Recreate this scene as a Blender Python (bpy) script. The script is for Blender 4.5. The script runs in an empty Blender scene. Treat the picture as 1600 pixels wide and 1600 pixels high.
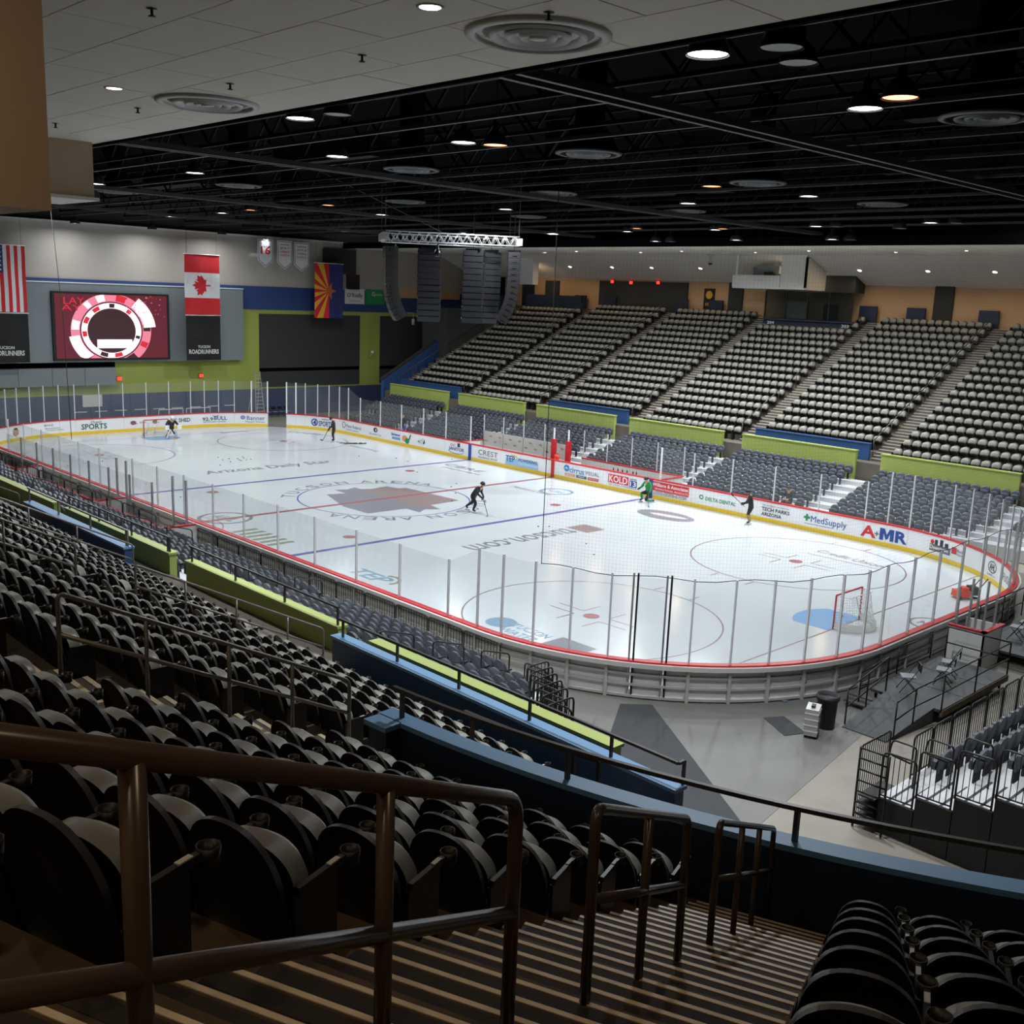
import bpy, bmesh, math, random
from mathutils import Vector, Matrix
random.seed(7)
SC = bpy.context.scene
COL = SC.collection
pi = math.pi

# ------------------------------------------------------------------ camera
CAM = Vector((44.3777, -33.5089, 10.969))
YAW, PITCH, ROLL, FPX = -0.8001, -0.2041, 0.0405, 1636.16
_f = Vector((math.cos(PITCH)*math.sin(YAW), math.cos(PITCH)*math.cos(YAW), math.sin(PITCH)))
_r = Vector((math.cos(YAW), -math.sin(YAW), 0))
_u = _r.cross(_f)
_r2 = math.cos(ROLL)*_r + math.sin(ROLL)*_u
_u2 = -math.sin(ROLL)*_r + math.cos(ROLL)*_u
cd = bpy.data.cameras.new('camera')
cd.sensor_width = 36.0
cd.lens = 36.0*FPX/1600.0
cd.clip_start = 0.05
cd.clip_end = 400
cam = bpy.data.objects.new('camera', cd)
COL.objects.link(cam)
_m = Matrix((_r2, _u2, -_f)).transposed().to_4x4()
_m.translation = CAM
cam.matrix_world = _m
SC.camera = cam

# ------------------------------------------------------------------ light
W = bpy.data.worlds.new('world')
SC.world = W
W.use_nodes = True
W.node_tree.nodes['Background'].inputs[0].default_value = (0.5, 0.55, 0.6, 1)
W.node_tree.nodes['Background'].inputs[1].default_value = 0.004
SC.view_settings.view_transform = 'Standard'
SC.view_settings.look = 'None'
SC.view_settings.exposure = 0.0
SC.view_settings.gamma = 1.0
SC.view_settings.use_curve_mapping = False

BAY_W = 760.0        # high-bay lamps over the ice
SOFFIT_W = 40.0      # warm downlights in the soffits

cy = SC.cycles
cy.max_bounces = 4; cy.diffuse_bounces = 3; cy.glossy_bounces = 2; cy.transmission_bounces = 2; cy.transparent_max_bounces = 12
cy.caustics_reflective = False; cy.caustics_refractive = False

# ------------------------------------------------------------------ helpers
class M:
    """collects faces of one mesh"""
    def __init__(s):
        s.v = []; s.f = []; s.m = []; s.s = []
    def add(s, vs, fs, mi=0, smooth=False):
        b = len(s.v)
        s.v.extend([tuple(p) for p in vs])
        for f in fs:
            s.f.append(tuple(i+b for i in f)); s.m.append(mi); s.s.append(smooth)
        return s
    def box(s, x0, x1, y0, y1, z0, z1, mi=0, mat=None):
        vs = [Vector(p) for p in ((x0,y0,z0),(x1,y0,z0),(x1,y1,z0),(x0,y1,z0),(x0,y0,z1),(x1,y0,z1),(x1,y1,z1),(x0,y1,z1))]
        if mat is not None: vs = [mat @ p for p in vs]
        return s.add(vs, [(3,2,1,0),(4,5,6,7),(0,1,5,4),(1,2,6,5),(2,3,7,6),(3,0,4,7)], mi)
    def cbox(s, c, sz, rz=0.0, mi=0):
        mat = Matrix.Translation(c) @ Matrix.Rotation(rz, 4, 'Z')
        return s.box(-sz[0]/2, sz[0]/2, -sz[1]/2, sz[1]/2, -sz[2]/2, sz[2]/2, mi, mat)
    def bar(s, a, b, w, h, mi=0):
        """rectangular bar from a to b"""
        a = Vector(a); b = Vector(b); d = (b-a); L = d.length
        if L < 1e-6: return s
        d /= L
        up = Vector((0,0,1)) if abs(d.z) < .95 else Vector((0,1,0))
        x = d.cross(up).normalized(); y = x.cross(d)
        vs = []
        for p in (a, b):
            for i, j in ((-1,-1),(1,-1),(1,1),(-1,1)):
                vs.append(p + x*(i*w/2) + y*(j*h/2))
        return s.add(vs, [(0,1,2,3),(7,6,5,4),(0,4,5,1),(1,5,6,2),(2,6,7,3),(3,7,4,0)], mi)
    def tube(s, pts, r, n=8, mi=0, close=False, caps=True, rs=None):
        pts = [Vector(p) for p in pts]
        k = len(pts); vs = []; fs = []
        prev = None
        for i, p in enumerate(pts):
            if close: d = pts[(i+1) % k]-pts[i-1]
            else: d = pts[min(i+1, k-1)]-pts[max(i-1, 0)]
            d.normalize()
            if prev is None:
                up = Vector((0,0,1)) if abs(d.z) < .9 else Vector((1,0,0))
                x = d.cross(up).normalized()
            else:
                x = (prev - d*prev.dot(d))
                x = x.normalized() if x.length > 1e-6 else d.orthogonal().normalized()
            prev = x
            y = d.cross(x)
            rr = rs[i] if rs else r
            for j in range(n):
                a = 2*pi*j/n
                vs.append(p + x*(rr*math.cos(a)) + y*(rr*math.sin(a)))
        for i in range(k if close else k-1):
            for j in range(n):
                a = i*n+j; b = i*n+(j+1) % n; i2 = (i+1) % k
                fs.append((a, i2*n+j, i2*n+(j+1) % n, b))
        s.add(vs, fs, mi, True)
        if caps and not close:
            b = len(s.v)-k*n
            s.f.append(tuple(b+j for j in range(n))); s.m.append(mi); s.s.append(False)
            s.f.append(tuple(b+(k-1)*n+n-1-j for j in range(n))); s.m.append(mi); s.s.append(False)
        return s
    def lathe(s, prof, n=16, c=(0,0,0), mi=0, smooth=True):
        vs = []; fs = []
        for (r, z) in prof:
            for j in range(n):
                a = 2*pi*j/n
                vs.append((c[0]+r*math.cos(a), c[1]+r*math.sin(a), c[2]+z))
        for i in range(len(prof)-1):
            for j in range(n):
                fs.append((i*n+j, i*n+(j+1) % n, (i+1)*n+(j+1) % n, (i+1)*n+j))
        return s.add(vs, fs, mi, smooth)
    def prism(s, poly, z0, z1, mi=0):
        n = len(poly)
        vs = [(p[0], p[1], z0) for p in poly]+[(p[0], p[1], z1) for p in poly]
        fs = [tuple(range(n-1, -1, -1)), tuple(range(n, 2*n))]+[(i, (i+1) % n, n+(i+1) % n, n+i) for i in range(n)]
        return s.add(vs, fs, mi)
    def ball(s, c, r, mi=0, nu=12, nv=8, mat=None):
        vs = []; fs = []
        for i in range(nv+1):
            t = pi*i/nv
            for j in range(nu):
                a = 2*pi*j/nu
                p = Vector((r[0]*math.sin(t)*math.cos(a), r[1]*math.sin(t)*math.sin(a), r[2]*math.cos(t)))
                if mat is not None: p = mat @ p
                vs.append(Vector(c)+p)
        for i in range(nv):
            for j in range(nu):
                fs.append((i*nu+j, (i+1)*nu+j, (i+1)*nu+(j+1) % nu, i*nu+(j+1) % nu))
        return s.add(vs, fs, mi, True)
    def put(s, t, mat, mis=None):
        """a transformed copy of template t"""
        b = len(s.v)
        s.v.extend([tuple(mat @ Vector(p)) for p in t.v])
        s.f.extend([tuple(i+b for i in f) for f in t.f])
        s.m.extend(t.m if mis is None else [mis]*len(t.m)); s.s.extend(t.s)
        return s
    def mesh(s, name, mats, off=None):
        me = bpy.data.meshes.new(name)
        v = s.v if off is None else [(p[0]-off[0], p[1]-off[1], p[2]-off[2]) for p in s.v]
        me.from_pydata(v, [], s.f)
        for m in (mats if isinstance(mats, (list, tuple)) else [mats]):
            me.materials.append(MAT[m])
        me.polygons.foreach_set('material_index', s.m)
        me.polygons.foreach_set('use_smooth', s.s)
        me.update()
        return me
    def build(s, name, mats, parent=None):
        """link as one object; world coordinates, shifted to the parent's base"""
        off = None
        if parent is not None:
            off = Vector(parent.location); q = parent.parent
            while q is not None: off = off+q.location; q = q.parent
            off = tuple(off)
        o = bpy.data.objects.new(name, s.mesh(name, mats, off))
        COL.objects.link(o)
        if parent is not None: o.parent = parent
        return o
    def local(s, name, mats, parent):
        """vertices already relative to the parent"""
        o = bpy.data.objects.new(name, s.mesh(name, mats))
        COL.objects.link(o); o.parent = parent
        return o

def tag(o, label, cat, group=None, kind=None):
    if label: o['label'] = label
    if cat: o['category'] = cat
    if group: o['group'] = group
    if kind: o['kind'] = kind
    return o
def thing(name, label, cat, loc=(0,0,0), rz=0.0, group=None):
    o = bpy.data.objects.new(name, None)
    o.empty_display_size = .2
    COL.objects.link(o); o.location = loc; o.rotation_euler = (0, 0, rz)
    return tag(o, label, cat, group)
def struct(o, label=None, cat=None):
    o['kind'] = 'structure'
    if label: o['label'] = label
    if cat: o['category'] = cat
    return o
def shared(name, me, parent, loc=(0,0,0), rz=0.0):
    o = bpy.data.objects.new(name, me)
    COL.objects.link(o); o.parent = parent; o.location = loc; o.rotation_euler = (0, 0, rz)
    return o
ORD = ['first','second','third','fourth','fifth','sixth','seventh','eighth','ninth','tenth','eleventh','twelfth','thirteenth','fourteenth',
       'fifteenth','sixteenth','seventeenth','eighteenth','nineteenth','twentieth']
def ordn(i):
    if i < 20: return ORD[i]
    t = ['twenty','thirty','forty','fifty','sixty','seventy','eighty'][(i+1)//10-2]
    r = (i+1) % 10
    return t+'-'+ORD[r-1] if r else {'twenty':'twentieth','thirty':'thirtieth','forty':'fortieth','fifty':'fiftieth','sixty':'sixtieth','seventy':'seventieth','eighty':'eightieth'}[t]

# ------------------------------------------------------------------ materials
MAT = {}
def mat(name, col, rough=.6, metal=0.0, var=0.0, scale=4.0, spec=.5, bump=0.0, emit=None, es=0.0, detail=3.0, bscale=None, rvar=0.0):
    m = bpy.data.materials.new(name); m.use_nodes = True
    nt = m.node_tree; b = nt.nodes['Principled BSDF']
    c = (col[0], col[1], col[2], 1)
    b.inputs['Base Color'].default_value = c
    b.inputs['Roughness'].default_value = rough
    b.inputs['Metallic'].default_value = metal
    b.inputs['Specular IOR Level'].default_value = spec
    if emit:
        b.inputs['Emission Color'].default_value = (*emit, 1); b.inputs['Emission Strength'].default_value = es
    if var or bump or rvar:
        tc = nt.nodes.new('ShaderNodeTexCoord'); no = nt.nodes.new('ShaderNodeTexNoise')
        no.inputs['Scale'].default_value = scale; no.inputs['Detail'].default_value = detail
        nt.links.new(tc.outputs['Object'], no.inputs['Vector'])
        if var:
            mx = nt.nodes.new('ShaderNodeMix'); mx.data_type = 'RGBA'
            mx.inputs[6].default_value = tuple(max(0, x*(1-var)) for x in col)+(1,)
            mx.inputs[7].default_value = tuple(min(1, x*(1+var)) for x in col)+(1,)
            nt.links.new(no.outputs['Fac'], mx.inputs[0]); nt.links.new(mx.outputs[2], b.inputs['Base Color'])
        if rvar:
            mr = nt.nodes.new('ShaderNodeMapRange')
            mr.inputs[3].default_value = max(0.02, rough-rvar); mr.inputs[4].default_value = min(1, rough+rvar)
            nt.links.new(no.outputs['Fac'], mr.inputs[0]); nt.links.new(mr.outputs[0], b.inputs['Roughness'])
        if bump:
            bp = nt.nodes.new('ShaderNodeBump'); bp.inputs['Strength'].default_value = bump; bp.inputs['Distance'].default_value = .02
            if bscale:
                n2 = nt.nodes.new('ShaderNodeTexNoise'); n2.inputs['Scale'].default_value = bscale
                nt.links.new(tc.outputs['Object'], n2.inputs['Vector']); nt.links.new(n2.outputs['Fac'], bp.inputs['Height'])
            else: nt.links.new(no.outputs['Fac'], bp.inputs['Height'])
            nt.links.new(bp.outputs['Normal'], b.inputs['Normal'])
    MAT[name] = m
    return m
def srgb(r, g, b):
    f = lambda c: (c/255/12.92) if c/255 <= .04045 else ((c/255+.055)/1.055)**2.4
    return (f(r), f(g), f(b))

mat('ice', (.60,.645,.675), .16, var=.025, scale=.35, spec=.5, rvar=.07)
mat('board_white', (.80,.81,.82), .35, var=.03, scale=2)
mat('red', srgb(196,28,40), .4)
mat('redline', srgb(150,88,94), .3)
mat('blueline', srgb(84,90,152), .3)
mat('thinline', srgb(128,92,98), .3)
mat('crease', srgb(116,160,205), .25)
mat('yellow', srgb(232,196,40), .45)
mat('steel', (.42,.43,.45), .35, metal=.8, var=.1)
mat('alu', (.70,.71,.73), .35, metal=.15)
mat('board_frame', (.50,.49,.47), .5, metal=.1, var=.2, scale=3)
mat('black', (.004,.004,.0045), .5)
mat('rubber', (.035,.036,.04), .8, var=.25, scale=6, bump=.1)
mat('black_metal', (.007,.007,.008), .38, metal=.2)
mat('black_plastic', (.008,.0075,.007), .42, var=.2, scale=9)
mat('brown_edge', (.034,.025,.020), .4, var=.2, scale=9)
mat('seat_tan', (.25,.25,.215), .36, var=.1, scale=5)
mat('navy', (.046,.054,.076), .40, var=.2, scale=4)
mat('navy_pan', (.04,.046,.06), .5, var=.15, scale=4)
mat('concrete', (.27,.245,.205), .55, var=.2, scale=1.1, bump=.08, bscale=18, detail=6)
mat('concrete_grey', (.15,.15,.138), .5, var=.18, scale=.8, bump=.05, bscale=20, detail=6)
mat('stair', (.080,.050,.028), .7, var=.3, scale=5, bump=.1, detail=6)
mat('riser_dark', (.022,.018,.014), .75, var=.3, scale=5)
mat('nosing', (.74,.62,.46), .5, var=.25, scale=8)
mat('nosing_far', (.55,.50,.42), .5, var=.2, scale=3)
mat('terrace', (.10,.085,.066), .75, var=.25, scale=2.2)
mat('alu_deck', (.62,.63,.65), .45, metal=.25, var=.08, scale=3)
mat('green_wall', srgb(150,165,84), .55, var=.08, scale=1.4)
mat('green_cap', srgb(158,172,92), .5)
mat('blue_wall', srgb(38,72,118), .5, var=.08, scale=1.5)
mat('blue_cap', srgb(100,142,180), .5, var=.06)
mat('navy_wall', srgb(26,40,66), .55, var=.1)
mat('band_blue', srgb(42,66,120), .55, var=.08)
mat('wall_grey', srgb(178,171,162), .7, var=.05, scale=.6)
mat('wall_tan', srgb(205,168,126), .7, var=.06, scale=.7)
mat('panel_grey', srgb(124,132,136), .6, var=.05, scale=.8)
mat('lime_wall', srgb(156,168,80), .6, var=.1, scale=.5)
mat('stage_dark', srgb(52,54,54), .8, var=.12, scale=.7)
mat('door_blue', srgb(62,74,104), .5, var=.1)
mat('soffit', srgb(236,233,227), .75, var=.03, scale=.7)
mat('ceil_tile', srgb(234,227,216), .8, var=.05, scale=1.2)
mat('ceil_seam', srgb(225,222,214), .7)
mat('bulkhead', srgb(206,182,156), .75, var=.05, scale=.5)
mat('roof_black', (.0025,.0025,.003), .95, spec=.03)
mat('roof_steel', (.006,.006,.007), .6, spec=.08)
mat('roof_pipe', (.05,.051,.054), .45, spec=.3)
mat('duct_white', (.55,.55,.54), .5)
mat('duct_dark', (.10,.085,.075), .6)
mat('lamp_shade', (.10,.10,.105), .4, metal=.5)
mat('lamp_on', (1,1,1), .5, emit=(.93,.97,1.0), es=9)
mat('lamp_warm_on', (1,1,1), .5, emit=(1.0,.82,.58), es=16)
mat('lamp_orange_on', (1,.5,.3), .5, emit=(1.0,.30,.12), es=5)
mat('lamp_off', (.30,.30,.30), .5)
mat('brown_rail', (.075,.050,.036), .26, var=.12, scale=8, spec=.6)
mat('grey_rail', (.20,.185,.17), .32, metal=.35)
mat('dark_rail', (.05,.043,.038), .35, metal=.2)
mat('white', (.82,.82,.81), .5)
mat('offwhite', (.62,.62,.60), .6)
mat('sign_red', srgb(255,70,60), .5, emit=srgb(255,60,50), es=1.6)
mat('text_grey', srgb(96,100,104), .5)
mat('text_dark', srgb(40,44,56), .5)
mat('text_blue', srgb(30,70,150), .5)
mat('text_sky', srgb(50,140,200), .5)
mat('text_green', srgb(24,140,80), .5)
mat('text_dgreen', srgb(40,84,60), .5)
mat('text_red', srgb(206,40,48), .5)
mat('text_orange', srgb(220,150,90), .5)
mat('ad_sky', srgb(150,190,222), .5)
mat('ice_grey', srgb(112,118,126), .3)
mat('ice_logo_a', srgb(126,126,136), .3)
mat('ice_logo_b', srgb(138,122,122), .3)
mat('ice_blue', srgb(112,146,168), .3)
mat('ice_olive', srgb(130,138,112), .3)
mat('net_white', (.78,.78,.76), .8)
mat('net_cord', (.02,.02,.02), .8)
mat('skin', srgb(196,150,122), .6)
mat('hair', (.02,.015,.012), .6)
mat('jersey_black', (.016,.016,.02), .75, var=.3, scale=6)
mat('pants_black', (.012,.012,.014), .7)
mat('jersey_green', srgb(24,132,62), .7, var=.15, scale=6)
mat('sock_tan', srgb(150,130,96), .8)
mat('glove', (.02,.02,.02), .6)
mat('helmet_black', (.015,.015,.017), .3)
mat('helmet_blue', srgb(40,60,160), .3)
mat('pad_white', (.78,.78,.78), .6)
mat('skate', (.02,.02,.02), .35)
mat('wood', (.45,.32,.18), .5)
mat('orange_red', srgb(226,66,34), .4)
mat('flag_red', srgb(206,34,44), .75)
mat('flag_white', srgb(222,222,222), .75)
mat('flag_blue', srgb(44,50,110), .75)
mat('flag_gold', srgb(222,168,50), .75)
mat('flag_copper', srgb(190,96,50), .75)
mat('banner_black', (.006,.006,.0065), .75)
mat('screen_bg', (.05,.01,.015), .4, emit=srgb(112,26,42), es=.6)
mat('screen_dark', (.02,.02,.02), .4, emit=srgb(58,20,26), es=.7)
mat('screen_pink', (.3,.1,.1), .4, emit=srgb(240,130,158), es=.85)
mat('screen_white', (.5,.5,.5), .4, emit=srgb(250,232,246), es=1.0)
mat('screen_red', (.3,.02,.03), .4, emit=srgb(205,28,50), es=.9)
mat('case_alu', (.55,.55,.53), .35, metal=.6, var=.1)
mat('mat_dark', (.038,.04,.045), .75, var=.15, scale=5)
mat('deck_grey', (.055,.058,.062), .6, var=.12, scale=2)
mat('seat_grey', (.24,.27,.28), .5)
mat('speaker', (.004,.004,.005), .5)
mat('speaker_grille', (.008,.009,.012), .45, metal=.1)
mat('truss', (.70,.71,.72), .3, metal=.6)
mat('window_dark', (.02,.023,.025), .12)
def glassy(name, tr, diff, tint):
    m = bpy.data.materials.new(name); m.use_nodes = True
    nt = m.node_tree; nt.nodes.clear()
    out = nt.nodes.new('ShaderNodeOutputMaterial')
    t = nt.nodes.new('ShaderNodeBsdfTransparent'); t.inputs[0].default_value = (*tr, 1)
    d = nt.nodes.new('ShaderNodeBsdfDiffuse'); d.inputs[0].default_value = (*tint, 1)
    g = nt.nodes.new('ShaderNodeBsdfGlossy'); g.inputs['Roughness'].default_value = .04
    m1 = nt.nodes.new('ShaderNodeMixShader'); m1.inputs[0].default_value = diff
    m2 = nt.nodes.new('ShaderNodeMixShader')
    lw = nt.nodes.new('ShaderNodeLayerWeight'); lw.inputs[0].default_value = .5
    pw = nt.nodes.new('ShaderNodeMath'); pw.operation = 'POWER'; pw.inputs[1].default_value = 4.0
    fr = nt.nodes.new('ShaderNodeMath'); fr.operation = 'MULTIPLY_ADD'; fr.inputs[1].default_value = .30; fr.inputs[2].default_value = .015
    nt.links.new(lw.outputs['Facing'], pw.inputs[0]); nt.links.new(pw.outputs[0], fr.inputs[0])
    nt.links.new(t.outputs[0], m1.inputs[1]); nt.links.new(d.outputs[0], m1.inputs[2])
    nt.links.new(fr.outputs[0], m2.inputs[0]); nt.links.new(m1.outputs[0], m2.inputs[1]); nt.links.new(g.outputs[0], m2.inputs[2])
    nt.links.new(m2.outputs[0], out.inputs[0])
    MAT[name] = m
glassy('plexi', (.955,.965,.965), .028, (.75,.8,.82))
glassy('booth_glass', (.55,.6,.6), .03, (.3,.32,.32))

# lettering from the built-in font, returned as flat (x, y) faces
_tc = {}
def text_faces(txt, size=1.0, bold=0.0, shear=0.0, align='CENTER', space=1.0):
    key = (txt, bold, shear, align, space)
    if key not in _tc:
        cu = bpy.data.curves.new('lettering', 'FONT')
        cu.body = txt; cu.size = 1.0; cu.align_x = align; cu.offset = 0.0 if 'M' in txt else bold; cu.shear = shear
        cu.resolution_u = 2; cu.fill_mode = 'FRONT'; cu.dimensions = '2D'; cu.space_character = space
        ob = bpy.data.objects.new('lettering', cu)
        COL.objects.link(ob)
        bpy.context.view_layer.update()
        me = bpy.data.meshes.new_from_object(ob.evaluated_get(bpy.context.evaluated_depsgraph_get()))
        vs = [tuple(v.co) for v in me.vertices]; fs = [tuple(p.vertices) for p in me.polygons]
        bpy.data.objects.remove(ob); bpy.data.curves.remove(cu); bpy.data.meshes.remove(me)
        _tc[key] = (vs, fs)
    vs, fs = _tc[key]
    return [(x*size, y*size) for x, y, z in vs], fs
def fit_text(txt, w, h, **k):
    """scaled to width w and cap height h, centred"""
    vs, fs = text_faces(txt, 1.0, **k)
    x0 = min(v[0] for v in vs); x1 = max(v[0] for v in vs); y0 = min(v[1] for v in vs); y1 = max(v[1] for v in vs)
    sx = w/(x1-x0); sy = h/(y1-y0)
    return [((x-(x0+x1)/2)*sx, (y-(y0+y1)/2)*sy) for x, y in vs], fs
# ------------------------------------------------------------------ the rink
HX, HY, RC = 30.48, 12.95, 8.53
_a, _b, _q = HX-RC, HY-RC, RC*pi/2
PER = 4*_a+4*_b+4*_q
_SEG = [('l',(0,-HY),(1,0),_a),('c',(_a,-_b),-pi/2,_q),('l',(HX,-_b),(0,1),2*_b),('c',(_a,_b),0,_q),('l',(_a,HY),(-1,0),2*_a),
        ('c',(-_a,_b),pi/2,_q),('l',(-HX,_b),(0,-1),2*_b),('c',(-_a,-_b),pi,_q),('l',(-_a,-HY),(1,0),_a)]
def rp(s, off=0.0, z=0.0):
    """point on the rink outline at arc length s (anticlockwise from the middle of the camera side), off outward"""
    s %= PER
    for k, p0, d, L in _SEG:
        if s <= L+1e-9:
            if k == 'l': return Vector((p0[0]+d[0]*s+off*d[1], p0[1]+d[1]*s-off*d[0], z))
            t = d+s/RC
            return Vector((p0[0]+(RC+off)*math.cos(t), p0[1]+(RC+off)*math.sin(t), z))
        s -= L
def on_arc(s):
    s %= PER
    return _a < s < _a+_q or _a+_q+2*_b < s < _a+2*_q+2*_b or 3*_a+2*_q+2*_b < s < 3*_a+3*_q+2*_b or 3*_a+3*_q+4*_b < s < 3*_a+4*_q+4*_b
def samples(s0, s1, step=.45):
    n = max(1, int(math.ceil((s1-s0)/step)))
    return [s0+(s1-s0)*i/n for i in range(n+1)]
def sweep(m, o0, o1, z0, z1, s0, s1, mi=0, z1b=None, step=.45):
    """rectangular section swept along the outline; z1b = other top height at s1"""
    ss = samples(s0, s1, step); vs = []; fs = []; n = len(ss)
    for i, s in enumerate(ss):
        zt = z1 if z1b is None else z1+(z1b-z1)*i/(n-1)
        vs += [rp(s, o0, z0), rp(s, o1, z0), rp(s, o1, zt), rp(s, o0, zt)]
    for i in range(n-1):
        for j in range(4):
            a = i*4+j; b = i*4+(j+1) % 4
            fs.append((a, b, b+4, a+4))
    fs += [(3,2,1,0), ((n-1)*4, (n-1)*4+1, (n-1)*4+2, (n-1)*4+3)]
    m.add(vs, fs, mi)
    return m

# concrete floor slab
o = M().box(-38, 56, -38, 40, -.30, -.03).build('floor', 'concrete'); struct(o)
o = M().prism([(24,-16.6),(33.6,-16.6),(32.4,-8.9),(31.0,-2),(31.2,13.5),(24,13.5)], -.028, -.022).build('floor_sealed', 'concrete_grey'); struct(o)

ice = thing('ice_rink', 'white ice hockey rink with painted lines and faded logos', 'ice rink', (0,0,0))
m = M()
N = [rp(s, -.02) for s in samples(0, PER, .5)[:-1]]
m.prism([(p.x, p.y) for p in N], -.028, 0.0)
m.build('ice_sheet', 'ice', ice)
def disc(m, c, r, z, n=40, mi=0):
    vs = [(c[0]+r*math.cos(2*pi*i/n), c[1]+r*math.sin(2*pi*i/n), z) for i in range(n)]
    return m.add(vs, [tuple(range(n))], mi)
def ring(m, c, r0, r1, z, n=72, mi=0, a0=0, a1=2*pi):
    vs = []; full = abs(a1-a0-2*pi) < 1e-6
    k = n if full else n+1
    for i in range(k):
        t = a0+(a1-a0)*i/n
        vs += [(c[0]+r0*math.cos(t), c[1]+r0*math.sin(t), z), (c[0]+r1*math.cos(t), c[1]+r1*math.sin(t), z)]
    fs = [(2*i, 2*i+1, 2*((i+1) % k)+1, 2*((i+1) % k)) for i in range(n)]
    return m.add(vs, fs, mi)
def flat(m, x0, x1, y0, y1, z, mi=0): return m.add([(x0,y0,z),(x1,y0,z),(x1,y1,z),(x0,y1,z)], [(0,1,2,3)], mi)
Z1, Z2, Z3 = .003, .005, .007
def hw(x):
    """half width of the rink at x"""
    return HY if abs(x) < _a else _b+math.sqrt(max(0, RC*RC-(abs(x)-_a)**2))
flat(M(), -.15, .15, -HY, HY, Z2).build('centre_line', 'redline', ice)
for x in (-7.77, 7.77): flat(M(), x-.15, x+.15, -HY, HY, Z1).build('blue_line', 'blueline', ice)
for x in (-27.13, 27.13): flat(M(), x-.03, x+.03, -hw(x), hw(x), Z1).build('goal_line', 'thinline', ice)
ring(M(), (0,0), 4.54, 4.62, Z1).build('centre_circle', 'blueline', ice)
for sx in (-1, 1):
    for sy in (-1, 1):
        c = (sx*21.0, sy*6.7)
        m = ring(M(), c, 4.54, 4.60, Z1)
        for tx in (-1, 1):                       # hash marks and corner brackets around the dot
            for ty in (-1, 1):
                x = c[0]+tx*.6; y = c[1]+ty*.25
                flat(m, *sorted((x, x+tx*1.2)), y-.025, y+.025, Z1)
                flat(m, x-.025, x+.025, *sorted((y, y+ty*.9)), Z1)
                y = c[1]+ty*4.57
                flat(m, c[0]+tx*.85-.03, c[0]+tx*.85+.03, *sorted((y, y+ty*.6)), Z1)
        m.build('faceoff_circle', 'thinline', ice)
        disc(M(), c, .30, Z2).build('faceoff_dot', 'redline', ice)
        disc(M(), (sx*6.3, sy*6.7), .30, Z2).build('faceoff_dot', 'redline', ice)
    # crease: rectangle with a rounded front
    pts = [(sx*27.1, -1.22)]
    for i in range(13):
        t = math.radians(-41.8+83.6*i/12)
        pts.append((sx*(27.1-1.83*math.cos(t)), 1.83*math.sin(t)))
    pts.append((sx*27.1, 1.22))
    M().add([(x, y, Z1) for x, y in pts], [tuple(range(len(pts)))]).build('goal_crease', 'crease', ice)
m = ring(M(), (0,-HY), 3.0, 3.05, Z1, a0=0, a1=pi); m.build('referee_crease', 'redline', ice)

# faded advertising painted under the ice
def ice_text(txt, c, w, h, ang, mt, bold=.01, shear=0.0, name='ice_logo', z=Z1):
    vs, fs = fit_text(txt, w, h, bold=bold, shear=shear)
    ca, sa = math.cos(ang), math.sin(ang)
    return M().add([(c[0]+x*ca-y*sa, c[1]+x*sa+y*ca, z) for x, y in vs], fs).build(name, mt, ice)
poly = [(-2.56,-1.97),(-2.3,-.9),(-3.49,-.83),(-3.2,-.15),(-3.5,.55),(-2.91,.53),(-2.62,1.15),(-2.89,2.32),(-1.9,2.46),(-1.95,2.93),(2.56,3.09),
        (2.69,1.01),(3.79,.72),(3.4,0),(3.85,-.68),(2.73,-.65),(2.65,-3.01),(.58,-3.05)]
M().add([(x, y, Z1) for x, y in poly], [tuple(range(len(poly)))]).build('ice_logo', 'ice_logo_a', ice)
M().add([(x, y, Z1+.001) for x, y in [(-2.2,.5),(-2.6,1.2),(-2.8,2.25),(-1.85,2.4),(-1.9,2.85),(2.45,3.0),(2.6,.95),(3.6,.66),(2.4,0),(0,.25)]], [tuple(range(10))]).build('ice_logo', 'ice_logo_b', ice)
ice_text('TUCSON', (1.9,.1), 1.9, .5, pi/2, 'ice_olive', z=Z2)
ice_text('ARENA', (-1.4,.2), 1.6, .5, pi/2, 'ice_olive', z=Z2)
def arc_text(txt, a_mid, r, h, mt, step):
    """letters with their tops outward, reading clockwise round the circle"""
    n = len(txt)
    m = M()
    for i, ch in enumerate(txt):
        if ch == ' ': continue
        t = a_mid-(i-(n-1)/2)*step
        w = h*(.95 if ch not in 'IJ' else .2)
        vs, fs = fit_text(ch, w, h, bold=.005)
        ca, sa = math.cos(t-pi/2), math.sin(t-pi/2)
        cx, cy = r*math.cos(t), r*math.sin(t)
        m.add([(cx+x*ca-y*sa, cy+x*sa+y*ca, Z1) for x, y in vs], fs)
    m.build('ice_lettering', mt, ice)
for q in (0, pi):
    arc_text('TUCSON', math.radians(201)+q, 5.1, .72, 'ice_grey', math.radians(11.6))
    arc_text('ARENA', math.radians(135)+q, 5.1, .72, 'ice_grey', math.radians(10.2))
ice_text('Arizona Daily Star', (-11.7,.1), 8.9, 1.35, pi/2, 'ice_grey', .008, .25)
ice_text('tucson.com', (11.1,-.4), 6.6, 1.15, -pi/2, 'ice_grey', .008)
m = M(); flat(m, 10.5, 11.9, 3.1, 4.4, Z1); m.build('ice_logo', 'ice_logo_b', ice)
ice_text('TEP', (12.2,-9.8), 2.2, .8, 0.0, 'ice_blue', .02, .2)
ring(M(), (13.0,-9.8), .55, .7, Z2, n=16, a0=-.3, a1=2.2).build('ice_logo', 'ice_olive', ice)
ice_text('Tucson Electric Power', (11.9,-10.75), 3.6, .42, 0.0, 'ice_blue', .01, .2)
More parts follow.
